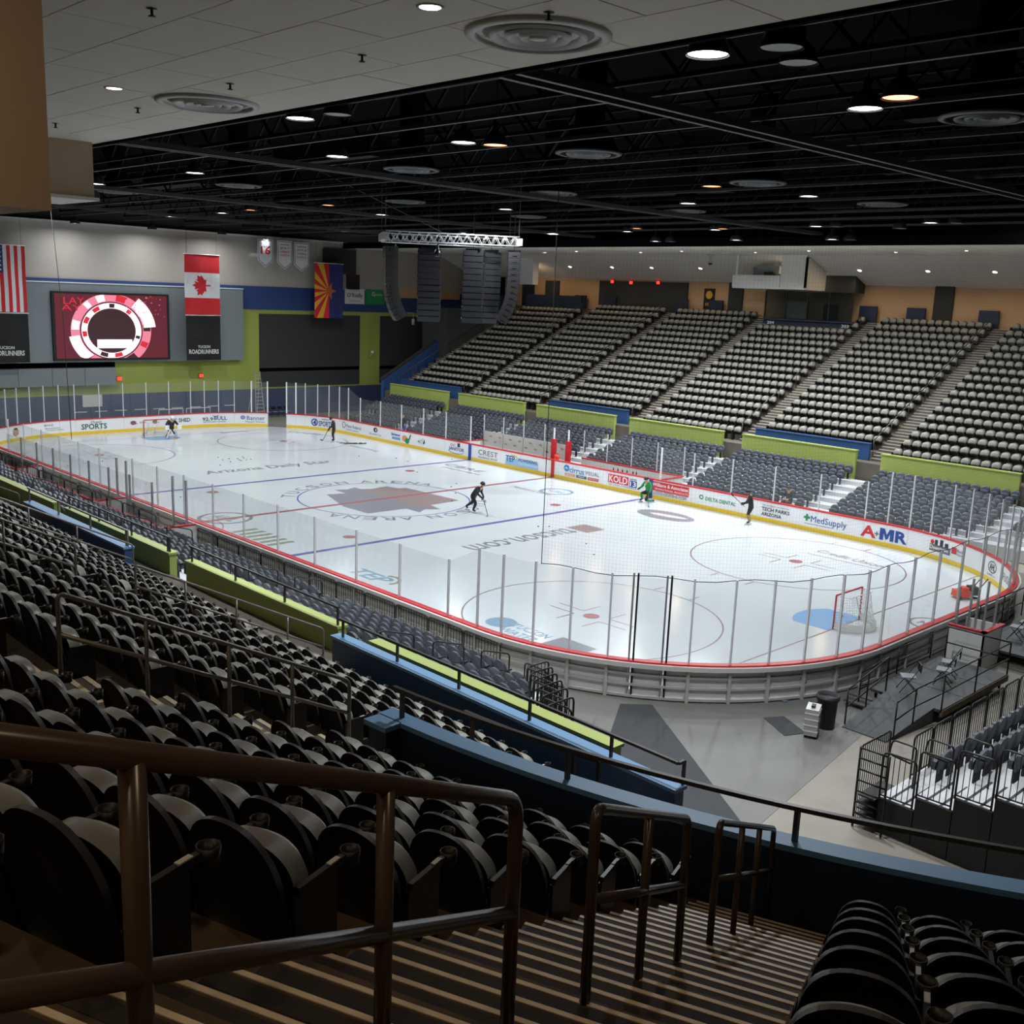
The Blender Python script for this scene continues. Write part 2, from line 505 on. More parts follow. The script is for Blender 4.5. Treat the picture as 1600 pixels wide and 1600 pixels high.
disc(M(), (19.6,-9.75), .55, Z1, 24).build('ice_logo', 'ice_blue', ice)
ice_text('TUCSON', (20.9,-9.6), 1.7, .42, 0.0, 'ice_blue', .01); ice_text('WATER', (20.9,-10.2), 1.7, .42, 0.0, 'ice_blue', .01)
m = M(); flat(m, 22.0, 23.5, -10.4, -9.2, Z1); m.build('ice_logo', 'ice_grey', ice)
for i in range(6): flat(M(), 2.5+i*.6, 2.8+i*.6, -10.5, -9.2, Z1).build('ice_logo', 'ice_olive', ice)
ice_text('casino', (4.3,-11.0), 3.3, .5, 0.0, 'ice_olive', .01)
ca, sa = math.cos(.55), math.sin(.55)
def oval(c, a, b, ang, mt, z=Z1):
    k, l = math.cos(ang), math.sin(ang)
    vs = [(c[0]+a*math.cos(t)*k-b*math.sin(t)*l, c[1]+a*math.cos(t)*l+b*math.sin(t)*k, z) for t in [2*pi*i/32 for i in range(32)]]
    M().add(vs, [tuple(range(32))]).build('ice_logo', mt, ice)
oval((11.45,9.65), 1.75, 1.0, .0, 'ice_logo_a'); oval((11.6,9.7), 1.1, .28, .15, 'ice', Z2)
for c, r in (((-.2,-9.3),1.3), ((29.0,2.6),.75)):
    ring(M(), c, r*.86, r, Z1, 32).build('ice_logo', 'ice_grey', ice)
    ice_text('AHL', c, r*1.2, r*.55, .2, 'ice_grey')
ring(M(), (3.6,9.6), .8, 1.0, Z1, 32).build('ice_logo', 'ice_blue', ice)
ice_text('Medical Center', (2.6,8.6), 3.2, .5, 0, 'ice_grey'); ice_text('CBS', (3.6,9.6), 1.1, .45, 0, 'ice_blue')
ice_text('CBRE', (-5.4,10.4), 3.6, .7, 0, 'ice_grey'); ice_text('physicians', (-4.6,9.5), 3.4, .45, 0, 'ice_grey')
ice_text('MARKETING', (-15.4,9.7), 3.4, .5, 0, 'ice_blue')
ice_text('SPORTS', (-24.0,10.4), 3.0, .7, .4, 'ice_blue'); ice_text('RADIO', (-26.8,6.0), 2.2, .6, pi/2, 'ice_grey')
ice_text('Credit Union', (22.2,9.3), 3.4, .6, -.1, 'ice_grey'); flat(M(), 20.5, 24.0, 8.5, 8.56, Z1).build('ice_logo', 'ice_grey', ice)
flat(M(), 28.9, 29.8, -8.3, -8.0, Z1).build('ice_logo', 'ice_blue', ice)

# ---------------------------------------------------------------- dasher boards, shielding
boards = thing('dasher_boards', 'white rink boards with red cap rail, yellow kick strip and clear shielding', 'rink boards', (0,0,0))
GAP = (107.45, 108.95)                       # open gate in the far corner
def s_far(x): return _a+2*_q+2*_b+(_a-x)     # arc length of a point on the far side
def s_near(x): return x % PER
posts = [s_near(x) for x in (.61, 3.13, 5.65, 8.13, 10.65, 13.15, 15.7, 18.12, 20.58)]
posts += [_a+d for d in (0,1.0,2.13,3.29,4.42,5.08,5.99,6.67,7.83,8.96,10.1,11.3,12.4)]+[_a+_q]
e0 = _a+_q
posts += [e0+2*_b*i/5 for i in range(1, 5)]
posts += [_a+_q+2*_b+i*_q/12 for i in range(13)]
posts += [s_far(x) for x in (20.8, 18.3, 15.7, 13.11, 10.6, 8.35, 6.2, 4.1, 2.05, 0, -2, -4, -6, -7.81, -10.38, -12.85, -15.36, -17.88, -20.4)]
c0 = _a+2*_q+2*_b+2*_a
posts += [c0, c0+1.1, c0+2.2, c0+3.3, c0+4.4, c0+5.2, GAP[0], GAP[1], c0+8.7, c0+10.0, c0+11.2, c0+12.3, c0+_q]
e1 = c0+_q
posts += [e1+2*_b*i/5 for i in range(1, 5)]
posts += [e1+2*_b+i*_q/12 for i in range(13)]
posts += [s_near(x) for x in (-20.58, -18.2, -15.7, -13.1, -10.6, -8.1, -5.6, -1.91)]
posts = sorted(set(round(p % PER, 3) for p in posts))
DOOR = (_a+5.08, _a+5.99)                    # steel framed gate in the near corner
def is_gap(a, b): return a >= GAP[0]-.02 and b <= GAP[1]+.02
def height(s):
    p = rp(s)
    return 3.5 if abs(p.x) > 21.7 else 2.87
def front_open(a, b):                        # the far benches have no shielding in front
    p = rp((a+b)/2)
    return p.y > 12 and -7.82 < p.x < 8.36
n = len(posts)
for i in range(n):
    a = posts[i]; b = posts[(i+1) % n]
    if b < a: b += PER
    if not is_gap(a, b):
        o = sweep(M(), .0, .05, .0, 1.05, a+.006, b-.006).build('board_panel', 'board_white', boards)
        if not front_open(a, b):
            h0, h1 = height(a), height(b % PER)
            sweep(M(), .055, .067, 1.12, h0, a+.03, b-.03, z1b=h1).build('glass_pane', 'plexi', boards)
for s in posts:
    p = rp(s)
    if p.y > 12.9 and -7.7 < p.x < 8.2: continue
    h = height(s)
    if min(abs(s-DOOR[0]), abs(s-DOOR[1])) < .02: continue
    big = abs(s-GAP[0]) < .02 or abs(s-GAP[1]) < .02 or abs(s-(c0+5.2)) < .02 or abs(s-(c0+8.7)) < .02 or (p.y > 12.9 and abs(p.x-8.35) < .05)
    m = M(); w = .09 if big else .05
    sweep(m, .03, .10, 1.08, h+.06, s-w/2, s+w/2)
    m.build('glass_post', 'white' if big else 'alu', boards)
    sweep(M(), .05, .17, -.02, 1.0, s-.045, s+.045).build('frame_post', 'board_frame', boards)
for s0, s1 in ((0, GAP[0]), (GAP[1], PER)):
    sweep(M(), -.05, .17, 1.05, 1.11, s0, s1).build('cap_rail', 'red', boards)
    sweep(M(), .17, .25, .93, 1.06, s0, s1).build('shelf_rail', 'offwhite', boards)
    sweep(M(), -.012, 0, .0, .20, s0, s1).build('kick_plate', 'yellow', boards)
    for z in (.02, .36, .66): sweep(M(), .05, .13, z, z+.07, s0, s1).build('frame_rail', 'board_frame', boards)
# black-edged gate shielding and its steel door frame
for s in DOOR:
    for d in (-.06, .06):
        sweep(M(), .02, .11, .0, 3.62, s+d-.025, s+d+.025).build('gate_post', 'black_metal' if d > 0 else 'steel', boards)
# painted stripes where the lines meet the boards
for x, mt in ((0, 'red'), (-7.77, 'text_blue'), (7.77, 'text_blue')):
    for sf in (s_far(x), s_near(x)):
        sweep(M(), -.016, -.012, .0, 1.05, sf-.15, sf+.15).build('board_stripe', mt, boards)

# ---------------------------------------------------------------- advertising on the boards
def ad(s, parts):
    """parts: (text or shape, dx, z, w, h, material[, kw])"""
    m = M(); mats = []
    for k, p in enumerate(parts):
        what, dx, z, w, h, mt = p[:6]
        kw = p[6] if len(p) > 6 else {}
        if mt not in mats: mats.append(mt)
        mi = mats.index(mt)
        lift = -.014-.0012*k
        if what == '#box':
            vs = [(-w/2+w*i/8, -h/2) for i in range(9)]+[(w/2-w*i/8, h/2) for i in range(9)]; fs = [(i, i+1, 16-i, 17-i) for i in range(8)]
        elif what == '#disc':
            vs = [(w/2*math.cos(2*pi*i/24), h/2*math.sin(2*pi*i/24)) for i in range(24)]; fs = [tuple(range(24))]
        elif what == '#ring':
            vs = []; fs = []
            a0, a1 = kw.get('a0', 0), kw.get('a1', 2*pi)
            for i in range(25):
                t = a0+(a1-a0)*i/24
                vs += [(w/2*math.cos(t), h/2*math.sin(t)), ((w/2-kw.get('t', .05))*math.cos(t), (h/2-kw.get('t', .05))*math.sin(t))]
            fs = [(2*i, 2*i+2, 2*i+3, 2*i+1) for i in range(24)]
        elif what == '#poly':
            vs = [(x*w, y*h) for x, y in kw['p']]; fs = [tuple(range(len(vs)))]
        else:
            vs, fs = fit_text(what, w, h, **kw)
        m.add([rp(s-(dx+x), lift, z+y) for x, y in vs], fs, mi)
    return m.build('advert', mats, boards)
B = dict(bold=.016)
ad(128.5, [('#disc', 0, .62, .55, .6, 'wood'), ('#box', 0, .5, .5, .12, 'text_red'), ('#box', 0, .82, .3, .1, 'text_dark')])
ad(125.4, [('BPAZ', -.3, .80, .7, .13, 'text_grey'), ('Business Partners', 0, .58, 1.1, .09, 'text_grey'), ('of Southern Arizona', .15, .44, 1.3, .08, 'text_grey')])
ad(122.4, [('SPORTS', 0, .52, 1.85, .40, 'text_dgreen', B), ('Ocean', .15, .84, .8, .18, 'text_grey', dict(shear=.3))])
ad(119.2, [('#disc', -.3, .62, .45, .3, 'text_grey'), ('#poly', -.15, .55, .5, .25, 'text_red', dict(p=[(-.5,.1),(.5,0),(-.4,-.4)])), ('RACK', .45, .62, .5, .14, 'text_grey')])
ad(117.6, [('#disc', -.2, .62, .45, .3, 'text_grey'), ('#poly', -.05, .55, .5, .25, 'text_red', dict(p=[(-.5,.1),(.5,0),(-.4,-.4)]))])
ad(115.6, [('SHED', .15, .62, .95, .30, 'text_dark', B), ('THE', -.62, .72, .3, .13, 'text_dark'), ('OF', -.58, .52, .2, .12, 'text_dark')])
ad(113.05, [('92.9', -.52, .60, .85, .26, 'text_dark', B), ('BULL', .48, .66, 1.0, .30, 'text_blue', B), ("TUCSON'S NEW COUNTRY", 0, .38, 1.8, .11, 'text_grey'), ('#ring', .1, .90, .5, .22, 'text_dark', dict(a0=pi, a1=2*pi, t=.04))])
ad(110.0, [('Banner', .15, .66, 1.4, .32, 'text_blue'), ('Physical Therapy', .1, .34, 1.5, .15, 'text_grey'), ('#ring', -.85, .70, .36, .30, 'text_blue', dict(t=.06)), ('#disc', -.85, .70, .16, .1, 'text_sky')])
ad(104.4, [('#ring', -.62, .58, .62, .58, 'text_blue', dict(t=.09)), ('4', -.62, .56, .34, .42, 'text_blue', B), ('SPORTS', .42, .52, 1.35, .42, 'text_blue', B), ('#box', .4, .86, .7, .05, 'text_grey')])
ad(101.0, [('#ring', -.95, .68, .4, .5, 'text_dgreen', dict(t=.05)), ('Pima Federal', .3, .64, 1.9, .26, 'text_grey'), ('CREDIT UNION', .1, .36, 1.6, .08, 'text_dark')])
ad(97.9, [('#disc', 0, .76, .5, .36, 'text_dark'), ('DoubleTree', 0, .42, 1.4, .12, 'text_grey'), ('#disc', .06, .76, .12, .2, 'board_white')])
ad(94.85, [('#disc', .45, .55, .62, .46, 'text_orange'), ('#disc', .75, .42, .5, .42, 'text_green'), ('#poly', 1.05, .72, .3, .4, 'text_grey', dict(p=[(-.5,-.5),(.1,.5),(.5,.4),(0,-.5)])), ('Barbecue', -.6, .72, 1.0, .2, 'text_blue', B), ('#box', -.55, .44, .95, .16, 'text_sky'), ('catering', -.55, .44, .8, .09, 'board_white')])
ad(92.4, [('#poly', 0, .6, 1.0, .5, 'text_grey', dict(p=[(-.5,-.1),(-.35,.1),(-.3,-.3),(-.15,.3),(-.1,-.4),(.05,.5),(.1,-.4),(.25,.4),(.3,-.2),(.5,.1),(.35,-.1),(.28,-.35),(.2,.2),(.1,-.5),(.04,.3),(-.1,-.5),(-.17,.2),(-.28,-.35)]))])
ad(88.7, [('JANITOR', 0, .50, 1.6, .30, 'text_blue', dict(bold=.02, shear=.1)), ('OC', -.35, .78, .5, .18, 'text_dark'), ('#box', .25, .83, .26, .26, 'text_dark'), ('#ring', 0, .42, 1.7, .4, 'text_blue', dict(a0=pi*1.1, a1=pi*1.9, t=.03))])
ad(85.5, [('CREST', 0, .66, 1.9, .34, 'text_grey'), ('INSURANCE GROUP', 0, .34, 1.85, .12, 'text_grey')])
ad(82.3, [('#box', 0, .45, 3.0, .46, 'ad_sky'), ('TEP', -1.05, .62, .85, .38, 'text_blue', B), ('POWERING', .55, .66, 1.7, .20, 'text_blue', dict(bold=.02, shear=.2)), ('THE ROADRUNNERS', .6, .42, 1.8, .13, 'white'), ('#ring', -.75, .72, .7, .36, 'flag_gold', dict(a0=-.2, a1=2.6, t=.06))])
ad(77.1, [('#disc', -1.25, .74, .46, .42, 'text_sky'), ('cirrus', -.4, .68, 1.2, .34, 'text_sky', B), ('VISUAL', .85, .68, 1.15, .22, 'text_grey'), ('#box', -.95, .36, .85, .17, 'text_orange'), ('#box', .0, .36, .85, .17, 'text_grey'), ('#box', .95, .36, .85, .17, 'text_red'),
          ('DESIGN', -.95, .36, .6, .09, 'white'), ('PRINT', .0, .36, .5, .09, 'white'), ('PROMOTE', .95, .36, .7, .09, 'white'), ('#poly', -1.25, .74, .34, .2, 'white', dict(p=[(-.5,-.3),(0,.4),(.5,-.3),(0,0)]))])
ad(73.85, [('#box', -.35, .66, 1.55, .50, 'text_red'), ('KOLD', -.35, .66, 1.4, .40, 'white', B), ('#box', .78, .56, .55, .36, 'text_blue'), ('13', .78, .56, .45, .28, 'white', B), ('NEWS', .78, .82, .5, .13, 'text_dark'), ('LIVE. LOCAL. LATE BREAKING', 0, .32, 2.1, .09, 'text_grey')])
ad(70.4, [('#box', 0, .72, 2.6, .52, 'text_red'), ('Williams & Associates', 0, .82, 2.5, .20, 'white', B), ('PROMOTIONAL PRODUCTS', .1, .58, 2.3, .11, 'white'), ('PRINT  APPAREL  AWARDS', .1, .42, 2.2, .07, 'text_grey'), ('GOGOODITEMS.COM', 0, .31, 2.3, .13, 'text_dark', B)])
ad(67.2, [('#ring', -1.05, .62, .28, .26, 'text_green', dict(t=.06)), ('DELTA DENTAL', .2, .58, 1.95, .20, 'text_green', B)])
ad(63.6, [('TECH PARKS', 0, .66, 1.65, .20, 'text_dark', B), ('ARIZONA', -.22, .40, 1.2, .19, 'text_dark', B), ('THE UNIVERSITY OF ARIZONA', 0, .86, 1.6, .07, 'text_grey')])
ad(60.8, [('#box', -.98, .66, .34, .12, 'text_green'), ('#box', -.98, .66, .12, .34, 'text_green'), ('MedSupply', .22, .58, 1.95, .42, 'text_blue', B), ('#box', -.3, .36, 1.6, .02, 'text_grey')])
ad(57.6, [('A', -.86, .58, .78, .56, 'text_red', dict(bold=.03)), ('#poly', .08, .58, .72, .56, 'text_blue', dict(p=[(-.5,-.5),(-.23,-.5),(-.23,.12),(-.07,-.4),(.07,-.4),(.23,.12),(.23,-.5),(.5,-.5),(.5,.5),(.18,.5),(0,-.02),(-.18,.5),(-.5,.5)])), ('R', .82, .58, .62, .56, 'text_blue', dict(bold=.035)), ('#disc', -.42, .54, .26, .26, 'board_white'), ('#box', -.42, .54, .06, .22, 'text_grey'), ('#box', -.42, .54, .22, .06, 'text_grey')])
ad(54.5, [('#box', -.15, .52, 1.2, .30, 'text_grey'), ('Downtown', -.2, .54, 1.05, .18, 'white', B), ('#box', -.4, .78, .16, .24, 'text_dark'), ('#box', -.1, .80, .18, .3, 'text_dark'), ('#box', .2, .75, .2, .2, 'text_dark'), ('#disc', -.62, .78, .2, .2, 'text_red'), ('#box', .68, .66, .3, .3, 'text_red'), ('Rio', 1.05, .70, .35, .14, 'text_grey'), ('Nuevo', 1.1, .54, .45, .12, 'text_grey')])
ad(50.95, [('#ring', 0, .66, .78, .5, 'text_dark', dict(t=.04)), ('AHL', 0, .66, .5, .28, 'text_dark', B), ('theAHL.com', 0, .32, .8, .1, 'text_grey')])
ad(49.0, [("FUGOO", 0, .60, 1.5, .32, 'text_grey')])
# ------------------------------------------------------------------ seating bowl
def ZK(k): return 2.70+.4324*k
def YK(k): return 21.03+.87*k
KTOP = 17
AISLES = [-26.3, -17.8, -9.2, -.45, 8.4, 17.1, 25.8, 34.45]
CX, CY = 34.3, -12.0                         # centre of the curved corner rows
def rk(k): return 19.82+(ZK(k)-7.93)/.497
def cp(r, ph, z=0.0): return Vector((CX+r*math.sin(ph), CY-r*math.cos(ph), z))
def terrace_profile(k0, k1, yback, zb):
    pts = []
    for k in range(k0, k1+1): pts += [(YK(k), ZK(k-1) if k > k0 else zb), (YK(k), ZK(k))]
    pts += [(yback, ZK(k1)), (yback, zb)]
    return pts
def extrude_x(pts, x0, x1, sgn):
    n = len(pts)
    vs = [(x0, sgn*y, z) for y, z in pts]+[(x1, sgn*y, z) for y, z in pts]
    fs = [tuple(range(n)), tuple(range(2*n-1, n-1, -1))]+[(i, i+n, (i+1) % n+n, (i+1) % n) for i in range(n)]
    if sgn < 0: fs = [tuple(reversed(f)) for f in fs]
    return M().add(vs, fs)
o = extrude_x(terrace_profile(1, KTOP, 40, 0), -27.6, 44, 1).build('floor_terrace_far', 'terrace'); struct(o)
for x0, x1 in ((-8.35,-.95), (9.2,16.55), (26.4,34)):      # lowest row only in front of the closed sections
    pass
for a, b in zip(AISLES[:-1], AISLES[1:]): pass
o = extrude_x(terrace_profile(1, KTOP, 38, 0), -24, 34.9, -1).build('floor_terrace_near', 'terrace'); struct(o)
# the two lowest platforms, level walkways behind the green parapets
for sg, nm in ((1, 'far'), (-1, 'near')):
    x1 = 36 if sg > 0 else 26.2
    o = M().box(-27 if sg > 0 else -24, x1, *sorted((sg*20.2, sg*21.9)), 0, ZK(0)).build('floor_walkway_'+nm, 'terrace'); struct(o)
# curved corner rows
def arc_block(m, r0, r1, z0, z1, p0, p1, mi=0, step=.05):
    n = max(2, int((p1-p0)/step)); vs = []; fs = []
    for i in range(n+1):
        p = p0+(p1-p0)*i/n
        vs += [cp(r0, p, z0), cp(r1, p, z0), cp(r1, p, z1), cp(r0, p, z1)]
    for i in range(n):
        for j in range(4):
            a = i*4+j; b = i*4+(j+1) % 4
            fs.append((a, a+4, b+4, b))
    fs += [(0,1,2,3), (n*4+3, n*4+2, n*4+1, n*4)]
    m.add(vs, fs, mi)
    return m
m = M()
for k in range(6, 15): arc_block(m, rk(k), rk(k+1)+.02, 3.0, ZK(k), .035, .95)
arc_block(m, rk(15), 30, 3.0, ZK(15), .03, .95)
o = m.build('floor_terrace_corner', 'stair'); struct(o)

# ---- parapet walls
def wall_x(name, label, x0, x1, y, z0, z1, th, sg, mt, capmt, cap=.06, endcap=True):
    t = thing(name, label, 'wall', (0,0,0)); t['kind'] = 'structure'
    ya, yb = sorted((sg*y, sg*(y+th)))
    M().box(x0, x1, ya, yb, z0, z1).build('wall_body', mt, t)
    M().box(x0-.03, x1+.03, ya-.04, yb+.04, z1, z1+cap).build('wall_cap', capmt, t)
    return t
near_green = [(-17.5,-9.4), (-8.5,-.8), (.1,8.05), (9.05,16.72), (17.72,25.15), (26.4,33.5)]
gtxt = ['sixth','fifth','fourth','third','second','first']
for i, (a, b) in enumerate(near_green):
    wall_x('wall_parapet', 'green painted parapet behind the blue folding seats, %s from the concrete floor' % gtxt[i], a, b, 20.04, .6, 3.29, .22, -1, 'green_wall', 'green_cap')
for a, b, nm in ((8.4,16.2,'two'), (-8.6,-1.2,'far')):
    wall_x('wall_vomitory', 'light blue capped wall above the green parapet on the camera side, %s' % ('between two aisles' if nm == 'two' else 'farther one'), a, b, 21.1, .6, 3.5, .25, -1, 'blue_wall', 'blue_cap')
t = wall_x('wall_vomitory', 'long blue wall with pale cap and handrail beside the concrete floor', 26.3, 35.55, 20.98, 0, 3.58, .22, -1, 'blue_wall', 'blue_cap')
far_edges = [(-26.0,-18.57), (-17.27,-9.98), (-8.68,-1.28), (.05,7.42), (8.86,16.3), (17.78,25.1)]
for i, (a, b) in enumerate(far_edges):
    wall_x('wall_parapet', 'lime parapet across the ice below the grey seats, %s from the end wall' % ORD[i], a, b, 20.04, .6, 3.29, .22, 1, 'green_wall', 'green_cap')
    if i in (0, 2, 4):
        a2, b2 = a+.2, b+.2
        wall_x('wall_vomitory', 'blue vomitory wall across the ice, %s from the end wall' % {0:'first',2:'second',4:'third'}[i], a2, b2, 21.1, .6, 3.62, .2, 1, 'blue_wall', 'blue_wall')
# sloping blue side wall at the far end of the far stand
vs = []
for (x, y, z) in [(-27.2,20.0,0), (-30.4,36.5,0), (-30.4,36.5,11.0), (-27.2,20.0,3.5)]:
    vs += [(x, y, z), (x+.3, y+.05, z)]
o = M().add(vs, [(0,2,4,6),(1,7,5,3),(0,1,3,2),(2,3,5,4),(4,5,7,6),(6,7,1,0)]).build('wall_stand_side', 'blue_wall'); struct(o)
o = M().bar((-27.2,20.0,3.6), (-30.4,36.5,11.1), .35, .1).build('trim_stand_side', 'dark_rail'); struct(o)
o = M().box(-30.5, -27.0, 27, 40, 0, 9.6).build('wall_stand_end', 'stage_dark'); struct(o)

# curved blue wall in front of the corner rows
t = thing('wall_corner', 'curved dark blue wall with pale blue cap below the foreground stairs', 'wall', (0,0,0)); t['kind'] = 'structure'
arc_block(M(), 14.34, 14.50, 0, 6.03, .055, .95, step=.03).build('wall_body', 'navy_wall', t)
arc_block(M(), 14.28, 14.52, 6.03, 6.09, .05, .95, step=.03).build('wall_cap', 'blue_cap', t)
arc_block(M(), 14.5, 14.7, 0, 6.03, .055, .075, step=.02).build('wall_end', 'navy_wall', t)
arc_block(M(), 14.5, 14.75, 6.03, 6.09, .052, .078, step=.02).build('wall_cap', 'blue_cap', t)
t = thing('wall_ramp', 'blue inner wall of the entry ramp with a white top strip', 'wall', (0,0,0)); t['kind'] = 'structure'
arc_block(M(), 13.0, 13.15, 0, 4.9, .05, .22, step=.03).build('wall_body', 'blue_wall', t)
arc_block(M(), 12.96, 13.19, 4.9, 4.96, .05, .22, step=.03).build('wall_cap', 'white', t)

# ------------------------------------------------------------------ room shell
o = M().box(-38, 56, -38, 40, 18.5, 18.8).build('ceiling_roof', 'roof_black'); struct(o)
o = M().box(56, 56.3, -38, 40, -.3, 18.5).build('wall_near_end', 'stage_dark'); struct(o)
o = M().box(-38, 56, -38.3, -38, -.3, 18.5).build('wall_camera_side', 'wall_tan'); struct(o)
o = M().box(-38, 56, 40, 40.3, -.3, 18.5).build('wall_behind_far', 'stage_dark'); struct(o)
# far long side: back wall, flat and sloping soffit
o = M().box(-30, 52, 36.6, 36.9, 9.0, 13.0).build('wall_far', 'wall_tan'); struct(o)
pts = [(21.43,14.44),(32,14.44),(36.6,12.62),(36.6,12.85),(32,14.62),(21.43,14.62)]
o = extrude_x(pts, -34.8, 52, 1).build('ceiling_far_soffit', 'soffit'); struct(o)
o = M().box(-34.8, 52, 21.33, 21.43, 14.40, 14.9).build('trim_far_soffit', 'roof_black'); struct(o)
# near side: flat tiled ceiling over the camera
near_c = extrude_x([(21.43,14.46),(38,14.46),(38,14.62),(21.43,14.62)], -24, 56, -1).build('ceiling_near', 'ceil_seam'); struct(near_c)
o = M().box(-24, 56, -21.43, -21.33, 14.40, 14.95).build('trim_near_ceiling', 'roof_black'); struct(o)
random.seed(3)
tile_me = {}
y = 21.50; row = 0
while y < 31.6:
    x = 17.0-(row % 2)*1.22
    while x < 50:
        w = 2.44
        key = (w, random.randint(0, 2))
        if key not in tile_me: tile_me[key] = M().box(0.012, w-.012, 0.012, 1.21, 0, .02).mesh('ceiling_panel', 'ceil_tile')
        o = bpy.data.objects.new('ceiling_panel', tile_me[key]); COL.objects.link(o); o.parent = near_c
        o.location = (x, -y-1.22, 14.44-.004*random.random())
        x += w
    y += 1.22; row += 1
# beige bulkheads hanging from the near ceiling
m = M(); m.box(31.0, 34.08, -36, -29.64, 11.57, 14.46)
o = m.build('wall_bulkhead', 'bulkhead'); struct(o)
m = M(); m.box(13.2, 15.7, -25.5, -21.6, 13.05, 14.46)
o = m.build('wall_bulkhead_far', 'bulkhead'); struct(o)
o = M().box(13.1, 15.8, -25.6, -21.5, 12.98, 13.06).build('trim_bulkhead', 'soffit'); struct(o)

# far end wall, built up in layers
o = M().box(-35.4, -35, -38, 40, 10.85, 14.9).build('wall_end_upper', 'wall_grey'); struct(o)
o = M().box(-35.3, -34.9, -38, 40, 8.95, 10.85).build('wall_end_band', 'band_blue'); struct(o)
o = M().box(-35.4, -35, -38, 40, 2.3, 8.95).build('wall_end_lime', 'lime_wall'); struct(o)
o = M().box(-35.4, -35, -38, 40, -.03, 2.3).build('wall_end_base', 'door_blue'); struct(o)
o = M().box(-38, -35.4, -38, 40, -.03, 18.5).build('wall_end_back', 'stage_dark'); struct(o)
o = M().box(-35, -34.86, -38, 40, 14.82, 14.95).build('trim_end_wall', 'offwhite'); struct(o)
# dark drape-covered stage openings framed in lime
for i, (y0, y1) in enumerate(((13.0,23.3), (25.6,36))):
    t = thing('stage_drape', ['wide charcoal drape wall between the lime columns', 'charcoal drape wall partly hidden by the far stand'][i], 'drape', (-35,(y0+y1)/2,2.4))
    M().box(-35, -34.92, y0, y1, 4.05, 8.6).build('upper_drape', 'stage_dark', t)
    M().box(-35, -34.95, y0, y1, 3.75, 4.05).build('pelmet', 'roof_black', t)
    M().box(-35, -34.92, y0, y1, 2.45, 3.75).build('lower_drape', 'stage_dark', t)
t = thing('wall_grey_panel', 'big grey projecting wall panel carrying the video screen', 'wall panel', (0,0,0)); t['kind'] = 'structure'
M().box(-35, -34.4, -14, 11.2, 4.8, 10.55).build('panel_body', 'panel_grey', t)
M().box(-35, -34.36, -14, 11.24, 10.55, 10.62).build('panel_trim', 'white', t)
t = thing('wall_low_panel', 'pale grey box panels under the big grey wall panel', 'wall panel', (0,0,0)); t['kind'] = 'structure'
for i in range(6): M().box(-35, -34.2, -14+i*2.38, -14+i*2.38+2.35, 3.1, 4.38).build('panel', 'panel_grey', t)
o = M().box(-35, -34.9, -14, .5, 4.38, 4.8).build('wall_panel_gap', 'roof_black'); struct(o)
# blue doors with push bars along the end wall
for i in range(9):
    y0 = -3.0+i*1.55
    t = thing('door_%d' % (i+1), None, None, (-35, y0, 0)); t['kind'] = 'structure'
    M().box(-35, -34.95, y0, y0+1.45, 0, 2.2).build('door_leaf', 'door_blue', t)
    M().box(-34.95, -34.86, y0+.25, y0+1.2, 1.0, 1.06).build('push_bar', 'alu', t)
for y0, y1, z0, z1, mt in ((19.3,22.6,12.2,14.3,'stage_dark'), (21.8,23.0,10.9,12.2,'window_dark'), (26.8,29.6,11.15,14.5,'wall_grey'), (32.0,34.9,11.15,14.6,'wall_grey'), (26.8,29.6,10.3,11.15,'wall_tan'), (32.0,34.9,10.3,11.15,'wall_tan')):
    o = M().box(-35, -34.6, y0, y1, z0, z1).build('wall_end_panel', mt); struct(o)

# far concourse: dark doorways, pillars, parapet blocks
for i, (x0, x1, z0, z1, mt) in enumerate(((-17.9,-8.4,10.0,12.5,'stage_dark'), (-4.4,-3.1,9.9,12.6,'stage_dark'), (12.1,13.4,10.2,12.7,'stage_dark'), (-24.5,-22.8,10,12.4,'stage_dark'), (-27.5,-26,10,12.3,'window_dark'))):
    o = M().box(x0, x1, 36.45, 36.62, z0, z1).build('door_concourse_%d' % (i+1) if i == 0 else 'wall_pillar_%d' % i, mt); struct(o)
for i, x in enumerate((-17.0,-9.4,-6.0,6.9,10.4,15.3,-20.5)):
    o = M().box(x, x+1.3, 36.2, 36.35, ZK(KTOP), ZK(KTOP)+1.15).build('wall_block_%d' % (i+1), 'navy_wall'); struct(o)
o = M().box(-25.5, -18.6, 35.0, 35.2, ZK(16), ZK(16)+1.5).build('wall_block_long', 'navy_wall'); struct(o)
# ------------------------------------------------------------------ stairs in the aisles
def flight(name, label, x, sg, k0, k1, hw_, mt_n, tread='terrace'):
    """three low steps to a row; hw_ half width"""
    t = thing(name, label, 'stairs', (x, sg*YK(k0), ZK(k0)))
    st = M(); no = M()
    for k in range(k0, k1+1):
        z0 = ZK(k-1)
        for j in (1, 2):
            ya = YK(k)-.29*(3-j); yb = YK(k)+.01
            st.box(x-hw_, x+hw_, *sorted((sg*ya, sg*yb)), z0-.02, z0+.1441*j)
        for j in (1, 2, 3):
            ya = YK(k)-.29*(3-j); z = z0+.1441*j
            no.box(x-hw_, x+hw_, *sorted((sg*(ya-.012), sg*(ya+.045))), z-.02, z+.006)
    st.build('steps', tread, t)
    o = no.build('nosing_strips', mt_n, t); o['kind'] = 'stuff'
    return t
for i, x in enumerate(AISLES[:-1]):
    flight('stair_flight', 'stairs between the grey seats across the ice, %s aisle from the end wall' % ORD[i], x, 1, 1, KTOP, .56, 'nosing_far')
for i, x in enumerate(AISLES[3:]):
    flight('stair_flight', 'stairs between the near dark seats, %s aisle from the curved blue wall' % ORD[len(AISLES[3:])-1-i], x, -1, 1, KTOP, .56, 'nosing')

